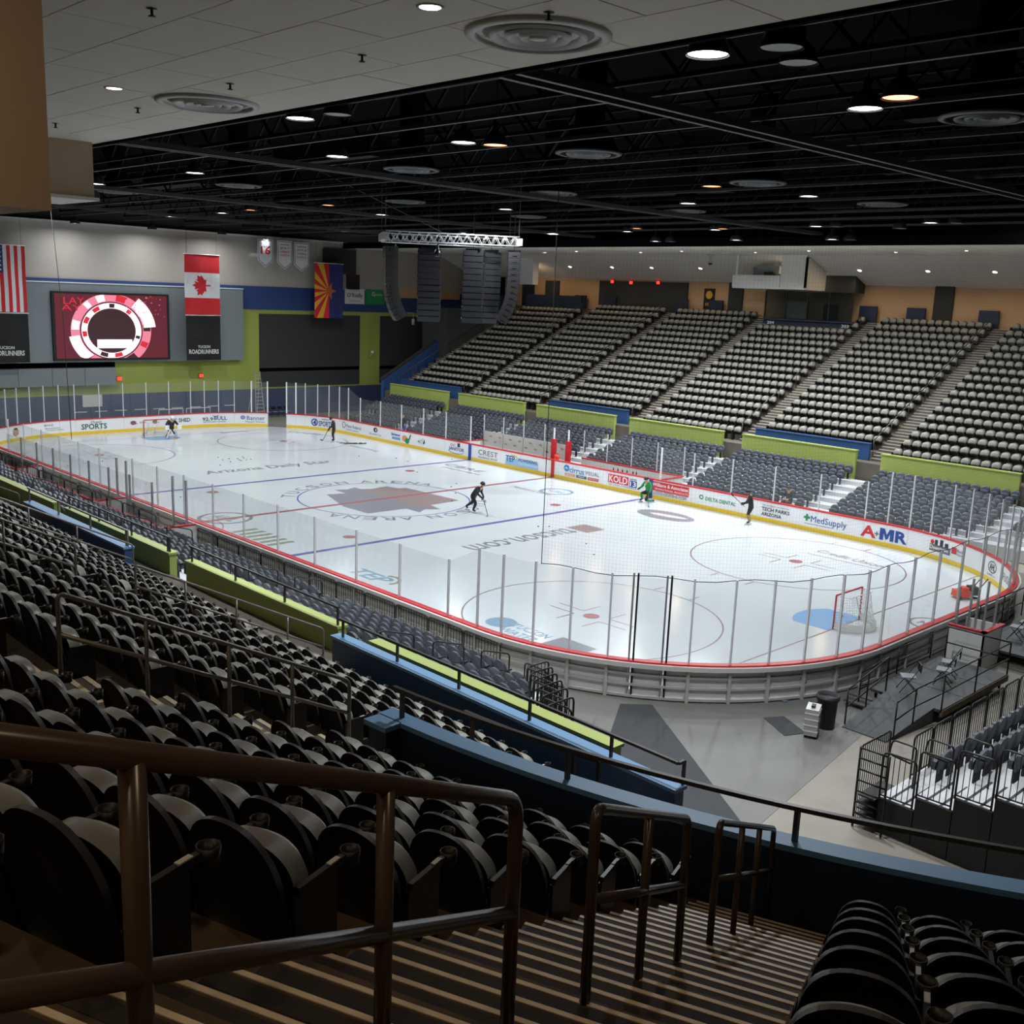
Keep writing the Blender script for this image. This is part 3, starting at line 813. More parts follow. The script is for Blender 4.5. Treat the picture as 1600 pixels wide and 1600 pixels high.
# foreground flight, radial in the curved corner: every tread and nosing its own piece
FT = Vector((41.73, -30.37, 7.93))
PHI0 = math.atan2(FT.x-CX, CY-FT.y)
HP = Vector((-math.sin(PHI0), math.cos(PHI0), 0)); RW = Vector((-HP.y, HP.x, 0))   # down the stairs; to their left
def st_pt(a, r, h=0.0): return Vector((FT.x+HP.x*a+RW.x*r, FT.y+HP.y*a+RW.y*r, FT.z-.497*a+h))
fst = thing('stair_flight', 'wide brown foreground stairs with worn pale nosings running down to the curved wall', 'stairs', tuple(st_pt(5.6, 0)))
for i in range(28):
    a = 5.22-i*.29
    if rk(15)-19.82 < -a: break
    wl = .98-.065*a; wr = .80-.045*a
    top = st_pt(a, 0)
    def blk(a0, a1, z0, z1, l, r):
        m = M(); vs = []
        for z in (z0, z1):
            for aa, rr in ((a0, l), (a0, -r), (a1, -r), (a1, l)):
                p = st_pt(aa, rr); vs.append((p.x, p.y, z))
        m.add(vs, [(0,1,2,3),(7,6,5,4),(0,4,5,1),(1,5,6,2),(2,6,7,3),(3,7,4,0)])
        return m
    blk(a, a-.31, top.z-.30, top.z, wl, wr).build('tread', 'stair', fst)
    blk(a+.006, a-.02, top.z-.03, top.z+.005, wl, wr).build('nosing', 'nosing', fst)
    blk(a-.035, a-.12, top.z-.01, top.z+.003, wl-.02, wr-.02).build('grip_strip', 'riser_dark', fst)
    blk(a+.007, a-.0, top.z-.14, top.z-.02, wl, wr).build('riser', 'riser_dark', fst)

# ------------------------------------------------------------------ seat shapes (local: facing +y, x along the row)
def dshape(w, z0, z1, n=14):
    """rounded-top outline, anticlockwise seen from +y"""
    pts = [(-w*.42, z0), (w*.42, z0), (w*.5, z0+(z1-z0)*.25)]
    cz = z0+(z1-z0)*.45
    for i in range(n-3):
        t = pi*i/(n-4)
        c, s_ = math.cos(t), math.sin(t)
        pts.append((w*.5*math.copysign(abs(c)**.86, c), cz+(z1-cz)*abs(s_)**.86))
    pts.append((-w*.5, z0+(z1-z0)*.25))
    return pts
def shell(m, pts, y0, th, lean, curve, mi_f=0, mi_b=0, mi_e=None, bulge=0.0):
    """a curved slab; front face (+y), rear face and edge band"""
    if mi_e is None: mi_e = mi_b
    n = len(pts); z0 = min(p[1] for p in pts); zc = sum(p[1] for p in pts)/n
    def yy(x, z, d): return y0+d-lean*(z-z0)+curve*x*x
    fr = [(x, yy(x, z, th), z) for x, z in pts]; bk = [(x, yy(x, z, 0), z) for x, z in pts]
    inr = [(x*.72, yy(x*.72, zc+(z-zc)*.72, th+bulge), zc+(z-zc)*.72) for x, z in pts]
    vs = fr+bk+inr+[(0, yy(0, zc, th+bulge), zc), (0, yy(0, zc, 0), zc)]
    c1, c2 = 3*n, 3*n+1
    ff = [(i, 2*n+i, 2*n+(i+1) % n, (i+1) % n) for i in range(n)]+[(2*n+i, c1, 2*n+(i+1) % n) for i in range(n)]
    b = len(m.v)
    m.add(vs, [tuple(reversed(f)) for f in ff], mi_f, True)
    for i in range(n):
        j = (i+1) % n
        m.f.append((b+n+i, b+n+j, b+c2)); m.m.append(mi_b); m.s.append(True)
        m.f.append((b+i, b+n+i, b+n+j, b+j)); m.m.append(mi_e); m.s.append(n > 18)
    return m
BACK = shell(M(), dshape(.50, .28, .92, 22), -.20, .032, .20, .28, 0, 0, 1)
PAN = shell(M(), dshape(.46, .42, .77, 20), -.12, .10, .15, .15, 0, 1, 0, .05)
m = M()
m.box(-.13, .13, .015, .045, .54, .575)
SLOT = m
ARM = M().box(.250, .279, -.16, .16, .585, .62)
ARM.lathe([(.030,.545),(.042,.55),(.048,.625),(.043,.625),(.038,.56)], 10, (.265,.205,0))
LEG = M().box(.253, .277, -.19, .10, 0, .585); LEG.box(.245, .285, -.2, .12, 0, .025)
PLATE = M().box(.252, .277, .05, .12, .62, .626)
ME_BACK = BACK.mesh('backrest', ['black_plastic', 'brown_edge'] if 'brown_edge' in MAT else ['black_plastic', 'stair'])
ME_PAN = PAN.mesh('seat_pan', ['seat_tan', 'black_plastic'])
ME_SLOT = SLOT.mesh('pan_slot', 'black')
ME_ARM = ARM.mesh('armrest', 'black_plastic')
ME_LEG = LEG.mesh('standard', 'black_metal')
ME_PLATE = PLATE.mesh('number_plate', 'offwhite')
SEAT_ALL = M()
I4 = Matrix.Identity(4)
for t_, mis in ((BACK, 0), (ARM, 0), (LEG, 0)): SEAT_ALL.put(t_, I4, mis)
b0 = len(SEAT_ALL.m); SEAT_ALL.put(PAN, I4)
for i in range(b0, len(SEAT_ALL.m)): SEAT_ALL.m[i] = 1 if SEAT_ALL.m[i] == 0 else 0
SEAT_FAR = M()
SEAT_FAR.put(shell(M(), dshape(.49, .34, .87, 10), -.20, .035, .20, .28), I4, 0)
b0 = len(SEAT_FAR.m); SEAT_FAR.put(shell(M(), dshape(.46, .50, .84, 11), -.12, .11, .16, .05, 0, 1, 0, .05), I4)
for i in range(b0, len(SEAT_FAR.m)): SEAT_FAR.m[i] = 1 if SEAT_FAR.m[i] == 0 else 0
SEAT_FAR.put(SLOT, I4, 0)
SEAT_FAR.box(.25, .28, -.19, .14, 0, .60, 0)
def place(loc, rz): return Matrix.Translation(loc) @ Matrix.Rotation(rz, 4, 'Z')
upper_n = 0
def upper_seat(loc, rz, label, plate=False):
    global upper_n
    t = thing('arena_chair', label, 'seat', loc, rz, 'dark tip-up seats of the near stand')
    shared('backrest', ME_BACK, t)
    p = shared('seat_pan', ME_PAN, t); shared('pan_slot', ME_SLOT, p)
    a = shared('armrest', ME_ARM, t); shared('standard', ME_LEG, t)
    if plate: shared('number_plate', ME_PLATE, a)
    upper_n += 1
    return t

# ---- foreground: curved rows either side of the stairs
for k in range(6, 15):
    r = rk(k)+.56; z = ZK(k)
    row = ORD[k-6]
    # left of the stairs (towards the side stand)
    a_here = 19.82-r
    wl = (.98-.065*a_here)+.33; wr = (.80-.045*a_here)+.33
    ph = PHI0-wl/r; i = 0
    while ph*r > .95 and i < 14:
        lab = 'black seat left of the wide stairs, %s from them, %s row above curved wall' % (ORD[i], row)
        upper_seat(tuple(cp(r, ph, z)), ph, lab, i == 0)
        ph -= .53/r; i += 1
    ph = PHI0+wr/r; i = 0
    while i < 6:
        p = cp(r, ph, z)
        lab = 'black seat right of the wide stairs, %s from them, %s row above curved wall' % (ORD[i], row)
        upper_seat(tuple(p), ph, lab, i == 0)
        ph += .53/r; i += 1
# ---- near side stand: nearest section as single seats, the others joined
rest = M()
secs = list(zip(AISLES[2:-1], AISLES[3:]))
def sec_xs(a, b):
    x0, x1 = a+.62, b-.62; n_ = int(round((x1-x0)/.53)); d = (x1-x0)/n_
    return [x0+d*(i+.5) for i in range(n_)]
def in_view(p, mrg=1.02):
    d = Vector(p)-CAM; z = d.dot(_f)
    return z > .2 and abs(d.dot(_r2)/z) < mrg*800/FPX and abs(d.dot(_u2)/z) < mrg*800/FPX
cand = []
for si, (a, b) in enumerate(secs):
    xs = sec_xs(a, b)
    for k in range(1, KTOP):
        for j, x in enumerate(xs): cand.append((si, k, j, x, len(xs)))
last = len(secs)-1
pick = sorted([c for c in cand if c[0] >= last-1 and in_view((c[3], -(YK(c[1])+.5), ZK(c[1])+.7))], key=lambda c: (CAM-Vector((c[3], -(YK(c[1])+.56), ZK(c[1])))).length)
pick = set(pick[:max(0, 300-upper_n)])
for c in cand:
    si, k, j, x, n_ = c
    loc = (x, -(YK(k)+.56), ZK(k))
    if c in pick:
        if si == last: lab = 'dark seat above the long blue wall, %s row up, %s from the nearer aisle' % (ORD[k-1], ORD[n_-1-j])
        else: lab = 'dark seat one section past the long blue wall, %s row up, %s from nearer aisle' % (ORD[k-1], ORD[n_-1-j])
        upper_seat(loc, 0.0, lab, j == n_-1)
    else: rest.put(SEAT_ALL if x > 12 else SEAT_FAR, place(loc, 0.0))
o = rest.build('arena_chair_block', ['black_plastic', 'seat_tan']); tag(o, 'rows of dark tip-up seats farther along the near stand', 'seats', None, 'stuff')
# ---- far stand
far = M()
fsecs = list(zip(AISLES[:-1], AISLES[1:]))
for si, (a, b) in enumerate(fsecs):
    xs = sec_xs(a, b)
    vom = si in (0, 2, 4)
    for k in range(0 if not vom else 1, KTOP):
        if k == 0: continue
        for x in xs:
            if k == 16 and x < -18.4: continue
            if k >= 15 and -.2 < x < 7.2: continue           # control booth
            far.put(SEAT_FAR, place((x, YK(k)+.56, ZK(k)), pi))
    if not vom:
        for x in xs: far.put(SEAT_FAR, place((x, YK(0)+.40, ZK(0)), pi))
o = far.build('arena_chair_block', ['black_plastic', 'seat_tan']); tag(o, 'banked rows of grey tip-up seats across the ice', 'seats', None, 'stuff')

# ------------------------------------------------------------------ lower folding stands with dark blue seats
LD = .80
def LY(k): return 14.45+LD*k
def LZ(k, sg=-1): return .58+.29*k if sg < 0 else .35+.23*k
NLOW = 7
def LIM(k): return 26.2+.9*k
NBACK = shell(M(), dshape(.46, .33, .80, 14), -.12, .07, .12, .2, 0, 0, 0, .02)
NPAN = shell(M(), dshape(.43, .36, .62, 10), -.02, .09, .05, .1, 0, 0, 0, .02)
NLEG = M().box(-.03, .03, -.12, .02, 0, .40); NLEG.box(.20, .235, -.14, .12, .52, .56)
ME_NB = NBACK.mesh('backrest', 'navy'); ME_NP = NPAN.mesh('seat_pan', 'navy_pan'); ME_NL = NLEG.mesh('support', 'black_metal')
NS = M(); NS.put(NBACK, I4, 0); NS.put(NPAN, I4, 1); NS.put(NLEG, I4, 2)
for sg, nm, x0, x1 in ((-1, 'near', -20, 32.2), (1, 'far', -25.8, 33)):
    t = thing('folding_stand', 'aluminium terraces of the folding stand %s' % ('on the camera side of the ice' if sg < 0 else 'on the opposite side of the ice'), 'grandstand', (0, sg*15, 0))
    for k in range(NLOW):
        lim = x1
        if sg < 0: lim = LIM(k)                         # follows the rink corner
        if k < 1:
            for xa, xb in (((x0,-12.9), (5.0, lim)) if sg < 0 else ((x0,-9.2), (8.8, 24.2+k))): M().box(xa, xb, *sorted((sg*LY(k), sg*(LY(k)+LD))), 0, LZ(k, sg)).build('terrace', 'alu_deck', t)
        else:
            M().box(x0, lim, *sorted((sg*LY(k), sg*min(20.02, LY(k)+LD))), 0, LZ(k, sg)).build('terrace', 'alu_deck', t)
low_x = [-25.4+.5*i for i in range(118)]
cand = []
def low_aisle(x): return any(abs(x-a) < .62 for a in AISLES)
for sg in (-1, 1):
    for k in range(NLOW):
        lim = LIM(k)-.3 if sg < 0 else (24+k if k < 2 else 32)
        for x in low_x:
            if x > lim or low_aisle(x) or (sg < 0 and x < -19.5) or (sg > 0 and k < 3 and x < -25+k): continue
            if sg < 0 and k < 1 and -13.2 < x < 5.3: continue
            if sg > 0 and k < 1 and (-9.5 < x < 9.1 or 14.9 < x < 15.8): continue
            cand.append((x, sg, k))
near_c_ = sorted([c for c in cand if c[1] < 0], key=lambda c: (CAM-Vector((c[0], -LY(c[2])-.45, LZ(c[2])))).length)
singles = set(near_c_[:276])
lowrest = M()
cnt = {}
for x, sg, k in sorted(cand, key=lambda c: (c[1], c[2], -c[0])):
    loc = (x, sg*(LY(k)+.45), LZ(k, sg)); rz = 0.0 if sg < 0 else pi
    if (x, sg, k) in singles:
        i = cnt.get(k, 0); cnt[k] = i+1
        lab = 'navy folding seat, %s row up from the near barrier, %s from the rink-corner end' % (ORD[k], ordn(i))
        t = thing('bleacher_chair', lab, 'seat', loc, rz, 'navy folding seats along the near boards')
        shared('backrest', ME_NB, t); shared('seat_pan', ME_NP, t); shared('support', ME_NL, t)
    else: lowrest.put(NS, place(loc, rz))
o = lowrest.build('bleacher_chair_block', ['navy', 'navy_pan', 'black_metal']); tag(o, 'remaining rows of navy folding seats on both sides of the ice', 'seats', None, 'stuff')
# ------------------------------------------------------------------ handrails
def fillet(a, b, c, r, n=4):
    """points rounding the corner b between a and c"""
    a, b, c = Vector(a), Vector(b), Vector(c)
    u = (a-b).normalized(); v = (c-b).normalized()
    p0, p1 = b+u*r, b+v*r
    return [p0.lerp(b, t).lerp(b.lerp(p1, t), t) for t in [i/n for i in range(n+1)]]
def pipe(pts, r, rad, n=8, mi=0, m=None):
    m = m or M(); out = [Vector(pts[0])]
    for i in range(1, len(pts)-1): out += fillet(pts[i-1], pts[i], pts[i+1], rad)
    out.append(Vector(pts[-1]))
    return m.tube(out, r, n, mi)
def stair_rail(label, P, alongs, h, hm, mt, r=.024, name='handrail', lead=0.0, n=8):
    """P(a, h): point on the stair line; posts at alongs; ends rounded into the end posts"""
    base = P(alongs[-1], 0)
    t = thing(name, label, 'handrail', tuple(base))
    a0, a1 = alongs[0], alongs[-1]
    if lead: pts = [P(a0-lead, h), P(a1, h), P(a1, 0)]
    else: pts = [P(a0, 0), P(a0, h), P(a1, h), P(a1, 0)]
    pipe(pts, r, .09, n).build('top_rail', mt, t)
    M().tube([P(a0-lead, hm), P(a1, hm)], r*.95, n).build('mid_rail', mt, t)
    for a in (alongs[:-1] if lead else alongs[1:-1]): M().tube([P(a, 0), P(a, h)], r*.95, n).build('post', mt, t)
    return t
PS = lambda a, h: st_pt(a, .0, h)
stair_rail('thick brown handrail closest to the camera in the middle of the wide stairs', PS, [-2.61,-1.74,-.87], .93, .50, 'brown_rail', .026, lead=1.1, n=14)
stair_rail('brown handrail halfway down the middle of the wide stairs', PS, [.0,.87,1.74], .93, .50, 'brown_rail', .025, n=12)
stair_rail('brown handrail at the bottom of the wide stairs by the curved wall', PS, [2.7,3.6,4.45,5.3], .93, .50, 'brown_rail', .025, n=12)
def PN(x): return lambda a, h: Vector((x, -a, 7.93+.497*(a-31.56)+h))
for x, segs, which in ((34.45, ((29.9,29.03,28.1,27.3,26.5),), 'nearest'), (25.8, ((25.3,24.3,23.2,22.0,21.1), (28.8,27.6,26.4)), 'second'), (17.1, ((25.3,24.2,23.0,21.5), (29,27.8,26.4)), 'third'), (8.4, ((25.3,24.2,23.0,21.5),), 'fourth')):
    for i, sg_ in enumerate(segs):
        stair_rail('grey pipe handrail in the %s aisle of the near stand, %s length' % (which, ('lower', 'upper')[i]), PN(x), list(sg_), .90, .48, 'grey_rail', .024)
def top_rail(label, pts, h, mt, every=2.2, r=.022, cat='handrail'):
    """square rail on posts along a wall top"""
    t = thing('wall_handrail', label, cat, tuple(pts[0]))
    up = Vector((0, 0, h)); m = M()
    for a, b in zip(pts[:-1], pts[1:]): m.bar(Vector(a)+up, Vector(b)+up, .05, .045)
    m.build('rail', mt, t)
    L = 0.0; nxt = .15
    for a, b in zip(pts[:-1], pts[1:]):
        a, b = Vector(a), Vector(b); d = (b-a).length
        while nxt <= L+d:
            p = a.lerp(b, (nxt-L)/d); M().bar(p, p+up, .045, .045).build('post', mt, t); nxt += every
        L += d
    p = Vector(pts[-1]); M().bar(p, p+up, .045, .045).build('post', mt, t)
    return t
top_rail('dark handrail on top of the curved blue wall', [cp(14.40, .06+i*.03, 6.09) for i in range(30)], .33, 'dark_rail', 2.35)
top_rail('dark handrail along the entry ramp behind the curved wall', [cp(13.08, .05+i*.02, 4.96) for i in range(9)], .75, 'dark_rail', 1.6)
top_rail('dark handrail on the long blue wall beside the concrete floor', [(26.4,-21.1,3.64), (35.5,-21.1,3.64), (35.5,-20.95,3.64)], .38, 'dark_rail', 1.9)
top_rail('grey rail on the light blue wall between two near aisles', [(8.4,-21.22,3.56), (16.15,-21.22,3.56)], .45, 'grey_rail', 2.5)
for i, (a, b) in enumerate(near_green[2:]):
    if i in (1, 2): top_rail('grey rail along the %s green parapet of the near stand' % ('second', 'third')[2-i], [(a+.1,-20.2,3.35), (b-.1,-20.2,3.35)], .42, 'dark_rail', 2.4)
top_rail('dark low rail beyond the end of the first green parapet', [(30.9,-18.0,.0), (34.2,-19.6,.0)], .95, 'dark_rail', 3.6)
# dark rails beside each far aisle
for i, x in enumerate(AISLES[:-1]):
    t = thing('handrail', 'dark rail beside the far stairs, %s aisle from the end wall' % ORD[i], 'handrail', (x-.62, 21.5, ZK(1)))
    P = lambda a, h: Vector((x-.62, a, 7.93+.497*(a-31.56)+h))
    M().tube([P(21.6, .85), P(35, .85)], .03, 6).build('top_rail', 'dark_rail', t)
    for j in range(8): M().tube([P(21.6+j*1.9, -.1), P(21.6+j*1.9, .85)], .022, 5).build('post', 'dark_rail', t)

# ------------------------------------------------------------------ black barrier panels
def barrier(p0, p1, h, label, group, bars=None, name='barrier_panel', r=.022):
    p0, p1 = Vector(p0), Vector(p1)
    t = thing(name, label, 'barrier', tuple(p0), 0, group)
    u = (p1-p0); L = u.length; u2 = u.normalized()
    Z = Vector((0, 0, 1))
    pipe([p0, p0+Z*h, p1+Z*h, p1], r, min(.12, L*.2), 6).build('frame', 'black_metal', t)
    M().tube([p0+Z*.08, p1+Z*.08], r*.8, 5).build('bottom_rail', 'black_metal', t)
    n_ = bars or max(3, int(L/.125)); m = M()
    for i in range(1, n_):
        q = p0+u*(i/n_); m.bar(q+Z*.08, q+Z*(h-.02), .014, .014)
    o = m.build('bars', 'black_metal', t); o['kind'] = 'stuff'
    return t
def barrier_row(pts, z, h, w, lab, group):
    i = 0
    for a, b in zip(pts[:-1], pts[1:]):
        a, b = Vector(a), Vector(b); L = (b-a).length; n_ = max(1, round(L/w))
        for j in range(n_):
            p = a.lerp(b, j/n_); q = a.lerp(b, (j+1)/n_); d = (q-p).normalized()*.04
            barrier((p.x+d.x, p.y+d.y, z), (q.x-d.x, q.y-d.y, z), h, lab % ORD[i], group); i += 1
barrier_row([(23.6,-13.55), (5.3,-13.55)], -.02, 1.12, 1.66, 'black barred barrier along the near boards, %s from the rink corner', 'barriers along the near boards')
barrier_row([(5.0,-15.16), (-12.4,-15.16)], .0, 1.75, 1.58, 'black barred barrier behind the near players bench, %s from its open end', 'barriers behind the near bench')
barrier_row([(-13.0,-13.55), (-19.5,-13.55)], -.02, 1.12, 1.68, 'black barred barrier beyond the near bench, %s from the bench', 'barriers beyond the near bench')
for k in range(1, NLOW):
    xa, xb = LIM(k-1), LIM(k)
    y = -LY(k)
    barrier((xa+.05, y+.03, LZ(k-1)-.05), (xb-.05, y+.03, LZ(k-1)-.05), 1.15, 'black stepped barrier at the navy seat row ends, %s row up' % ORD[k], 'barriers at the row ends')
    barrier((xb, y+.02, LZ(k)), (xb, y-LD+.06, LZ(k)), 1.1, 'black barrier closing the end of the %s navy seat row' % ORD[k], 'barriers closing the rows')
# U-shaped grab rails inside the navy seats
gi = 0
for x in (8.4, 17.1, 25.8, -.45):
    for k in (1, 3, 5):
        y = -LY(k)-.1
        t = thing('grab_rail', 'black hoop rail in the navy seats, aisle %s, %s row' % ({25.8:'one',17.1:'two',8.4:'three',-.45:'four'}[x], ORD[k]), 'handrail', (x, y, LZ(k)))
        pipe([(x, y, LZ(k)), (x, y, LZ(k)+.95), (x, y-1.0, LZ(k)+1.25), (x, y-1.0, LZ(k)+.75), (x, y-.1, LZ(k)+.5)], .022, .12, 6).build('hoop', 'black_metal', t)

# ------------------------------------------------------------------ end bleacher at the lower right
bl = thing('end_bleacher', 'aluminium folding bleacher behind the black barriers at the lower right', 'grandstand', (35,-13.3,0))
EX = lambda k: 35.1+.78*k
EZ = lambda k: .78+.30*k
for k in range(7):
    M().box(EX(k), EX(k)+.78, -13.2, 9, EZ(k)-.06, EZ(k)).build('deck', 'alu_deck', bl)
    M().box(EX(k), EX(k)+.03, -13.2, 9, EZ(k)-.30, EZ(k)-.06).build('riser', 'alu_deck', bl)
    M().box(EX(k)+.02, EX(k)+.78, -13.25, -13.2, 0, EZ(k)-.02).build('side_panel', 'black', bl)
    for j in range(2): M().box(EX(k)+.2+.3*j, EX(k)+.26+.3*j, -13.2, -11.9, EZ(k), EZ(k)+.004).build('grip_strip', 'black', bl)
    if k < 6:
        barrier((EX(k)+.04, -13.28, EZ(k)), (EX(k)+.76, -13.28, EZ(k)+.02), 1.05, 'black barred side barrier of the end bleacher, %s step up' % ORD[k], 'side barriers of the end bleacher', 6)
barrier_row([(35.14,-11.9), (35.14, 6)], .78, 1.0, .98, 'black barred barrier in front of the end bleacher, %s from its stairs', 'front barriers of the end bleacher')
barrier((34.7,-13.45,.0), (34.7,-12.1,.0), 1.85, 'tall black gate at the foot of the end bleacher', None, 14)
t = thing('bleacher_steps', 'black caged access steps at the corner of the end bleacher', 'steps', (34.9,-13.4,0))
for i in range(5):
    M().box(34.72, 35.1, -13.4, -12.4, .12+i*.15, .15+i*.15).build('step', 'black_metal', t)
for z in (.35,.6,.85,1.1,1.35,1.6,1.83): M().tube([(34.7,-13.48,z), (35.35,-13.42,z-.02)], .02, 6).build('rung', 'black_metal', t)
for x in (34.7, 35.35): M().tube([(x,-13.46,0), (x,-13.46,1.85)], .026, 6).build('upright', 'black_metal', t)
for k in range(0, 5):
    for j in range(16):
        y = -11.6+.52*j+.0
        loc = (EX(k)+.52, y, EZ(k))
        if not in_view((loc[0], loc[1], loc[2]+.6), 1.03): continue
        t = thing('bleacher_chair', 'navy seat in the end bleacher, %s row up, %s from the bleacher stairs' % (ORD[k], ORD[j]), 'seat', loc, pi/2, 'navy seats of the end bleacher')
        shared('backrest', ME_NB, t); shared('seat_pan', ME_NP, t); shared('support', ME_NL, t)
for k in (0, 1, 2):
    x = EX(k)+.3
    t = thing('grab_rail', 'black hooped rail on the bleacher deck, %s row' % ORD[k], 'handrail', (x,-12.3,EZ(k)))
    pipe([(x,-12.3,EZ(k)), (x,-12.3,EZ(k)+.95), (x-.55,-12.3,EZ(k)+.95), (x-.6,-12.3,EZ(k)+.6), (x-.1,-12.3,EZ(k)+.55)], .02, .1, 6).build('hoop', 'black_metal', t)

# ------------------------------------------------------------------ camera platform with ramp behind the near boards
PZ = .42
pf = thing('ramp_platform', 'grey decked platform and ramp with black rails behind the near boards', 'platform', (32.4,-5,0))
for i in range(3): M().box(31.35, 33.4, -6.35+i*1.5, -6.35+i*1.5+1.47, PZ-.08, PZ).build('deck', 'deck_grey', pf)
m = M(); m.add([(31.75,-8.6,0),(33.0,-8.6,0),(33.2,-6.35,PZ),(31.75,-6.35,PZ),(31.75,-8.6,-.03),(33.0,-8.6,-.03),(33.2,-6.35,-.02),(31.75,-6.35,-.02)], [(0,1,2,3),(7,6,5,4),(0,4,5,1),(1,5,6,2),(2,6,7,3),(3,7,4,0)])
m.build('ramp', 'deck_grey', pf)
for x in (31.45, 33.3):
    for y in (-6.2,-4.2,-2.1): M().box(x-.03, x+.03, y-.03, y+.03, 0, PZ-.08).build('leg', 'black_metal', pf)
M().box(33.36, 33.44, -6.35, -1.85, PZ-.2, PZ-.02).build('fascia', 'stair', pf)
def rail_run(pts, h, hm, parent, r=.022):
    Zv = Vector((0, 0, 1))
    pipe([Vector(p)+Zv*h for p in pts], r, .08, 6).build('top_rail', 'black_metal', parent)
    pipe([Vector(p)+Zv*hm for p in pts], r, .05, 6).build('mid_rail', 'black_metal', parent)
    for p in pts: M().tube([Vector(p), Vector(p)+Zv*h], r, 6).build('post', 'black_metal', parent)
rail_run([(33.05,-8.3,.02), (33.12,-7.4,.2), (33.4,-6.35,PZ), (33.4,-4.2,PZ), (33.4,-1.9,PZ)], 1.0, .5, pf)
rail_run([(33.4,-1.9,PZ), (31.5,-1.9,PZ)], 1.0, .5, pf)
rail_run([(31.72,-8.4,.0), (31.72,-7.3,.2), (31.72,-6.2,PZ)], 1.0, .5, pf)
rail_run([(31.3,-6.9,.0), (31.72,-6.2,PZ)], 1.0, .5, pf)
rail_run([(31.25,-4.6,PZ), (31.25,-2.4,PZ)], .8, .4, pf)
for i in range(2): M().box(30.95, 31.7, -7.1+i*.3, -6.8+i*.3, .1+.12*i, .14+.12*i).build('step', 'deck_grey', pf)
pf2 = thing('ramp_platform', 'second grey deck with black rails farther along the near boards', 'platform', (32.5,2.5,0))
for i in range(3): M().box(31.4, 33.5, .3+i*1.6, .3+i*1.6+1.57, PZ-.08, PZ).build('deck', 'deck_grey', pf2)
M().box(33.4, 33.5, .3, 5.1, .05, PZ-.08).build('fascia', 'black', pf2)
rail_run([(31.2,1.2,PZ), (31.2,3.2,PZ), (31.2,5.0,PZ)], 1.05, .5, pf2)
rail_run([(33.45,.6,PZ), (33.45,5.0,PZ)], 1.0, .5, pf2)
# goal judge / penalty booth box
t = thing('booth_box', 'white walled box with red cap behind the near boards', 'booth', (31.8,-.3,0))
M().box(31.15, 32.3, -1.1, -1.05, 0, 1.25).build('front_panel', 'board_white', t); M().box(32.25, 32.3, -1.1, .3, 0, 1.25).build('side_panel', 'board_white', t)
M().box(31.15, 32.36, -1.14, -1.0, 1.25, 1.30).build('cap_rail', 'red', t); M().box(32.2, 32.36, -1.14, .34, 1.25, 1.30).build('cap_rail', 'red', t); M().box(31.15, 32.3, .25, .3, 0, 1.25).build('back_panel', 'board_white', t)
for x, y, h in ((31.3,-.9,2.5), (31.3,.1,2.6), (31.75,-.5,2.45), (31.75,.2,2.6), (32.1,.1,2.2)): M().box(x-.03, x+.03, y-.03, y+.03, .2, h).build('post', 'steel', t)
def folding_chair(loc, rz, label):
    t = thing('folding_chair', label, 'chair', loc, rz, 'folding chairs on the platforms')
    M().box(-.2, .2, -.2, .2, .43, .46).local('seat', 'seat_grey', t)
    M().box(-.2, .2, -.30, -.27, .62, .85).local('backrest', 'black_plastic', t)
    for x in (-.22, .22):
        M().tube([(x, .24, 0), (x, -.05, .44), (x, -.30, .88)], .013, 5).local('leg', 'black_metal', t)
        M().tube([(x*.9, -.26, 0), (x*.9, .16, .44)], .013, 5).local('leg', 'black_metal', t)
    return t
folding_chair((32.1,-5.7,PZ), 2.2, 'folding chair alone beside the top of the ramp')
folding_chair((32.5,-4.3,PZ), 1.9, 'folding chair in the middle of the platform, nearer of a pair')
folding_chair((32.3,-3.5,PZ), 1.9, 'folding chair in the middle of the platform, farther of a pair')
folding_chair((32.2,1.9,PZ), 1.7, 'folding chair on the second deck, nearer of a pair')
folding_chair((32.2,2.7,PZ), 1.7, 'folding chair on the second deck, farther of a pair')
# ------------------------------------------------------------------ things on the concrete floor
FZ = -.022
t = thing('trash_can', 'black bin with liner beside the ramp rail', 'trash can', (31.45,-8.95,FZ))
M().lathe([(.20,0),(.24,.02),(.27,.78),(.31,.80),(.31,.90),(.28,.90),(.24,.84),(.20,.84),(.0,.80)], 20).local('bin', 'black_plastic', t)
M().lathe([(.315,.86),(.30,.93),(.27,.92),(.22,.80)], 20).local('liner', 'rubber', t)
t = thing('flight_case', 'silver aluminium flight case standing upright by the bin', 'case', (31.5,-9.75,FZ), .4)
M().box(-.17, .17, -.27, .27, .08, .80).local('case_body', 'case_alu', t)
for z in (.2,.36,.52,.68): M().box(-.18, .18, -.28, .28, z-.015, z+.015).local('ridge', 'alu', t)
M().box(-.05, .05, -.1, .1, .80, .85).local('handle', 'black_plastic', t)
for x in (-.12, .12):
    for y in (-.2, .2): M().lathe([(.0,0),(.035,0),(.035,.08),(0,.08)], 8, (x, y, 0)).local('caster', 'black', t)
o = M().prism([(30.35,-9.2),(31.35,-9.75),(31.08,-10.35),(30.05,-9.75)], FZ, FZ+.014).build('floor_mat', 'mat_dark'); tag(o, 'small dark rectangular rubber mat on the concrete', 'mat')
o = M().prism([(26.95,-12.1),(27.55,-11.45),(33.2,-15.3),(32.3,-16.5),(30.2,-16.2),(28.2,-14.0)], FZ, FZ+.012).build('rubber_matting', 'mat_dark'); tag(o, 'long dark rubber matting leading to the rink gate', 'mat')
o = M().lathe([(.0,0),(.03,0),(.03,.5),(0,.52)], 8, (28.4,6.9,0)).build('sled_handle_dummy', 'black') if False else None
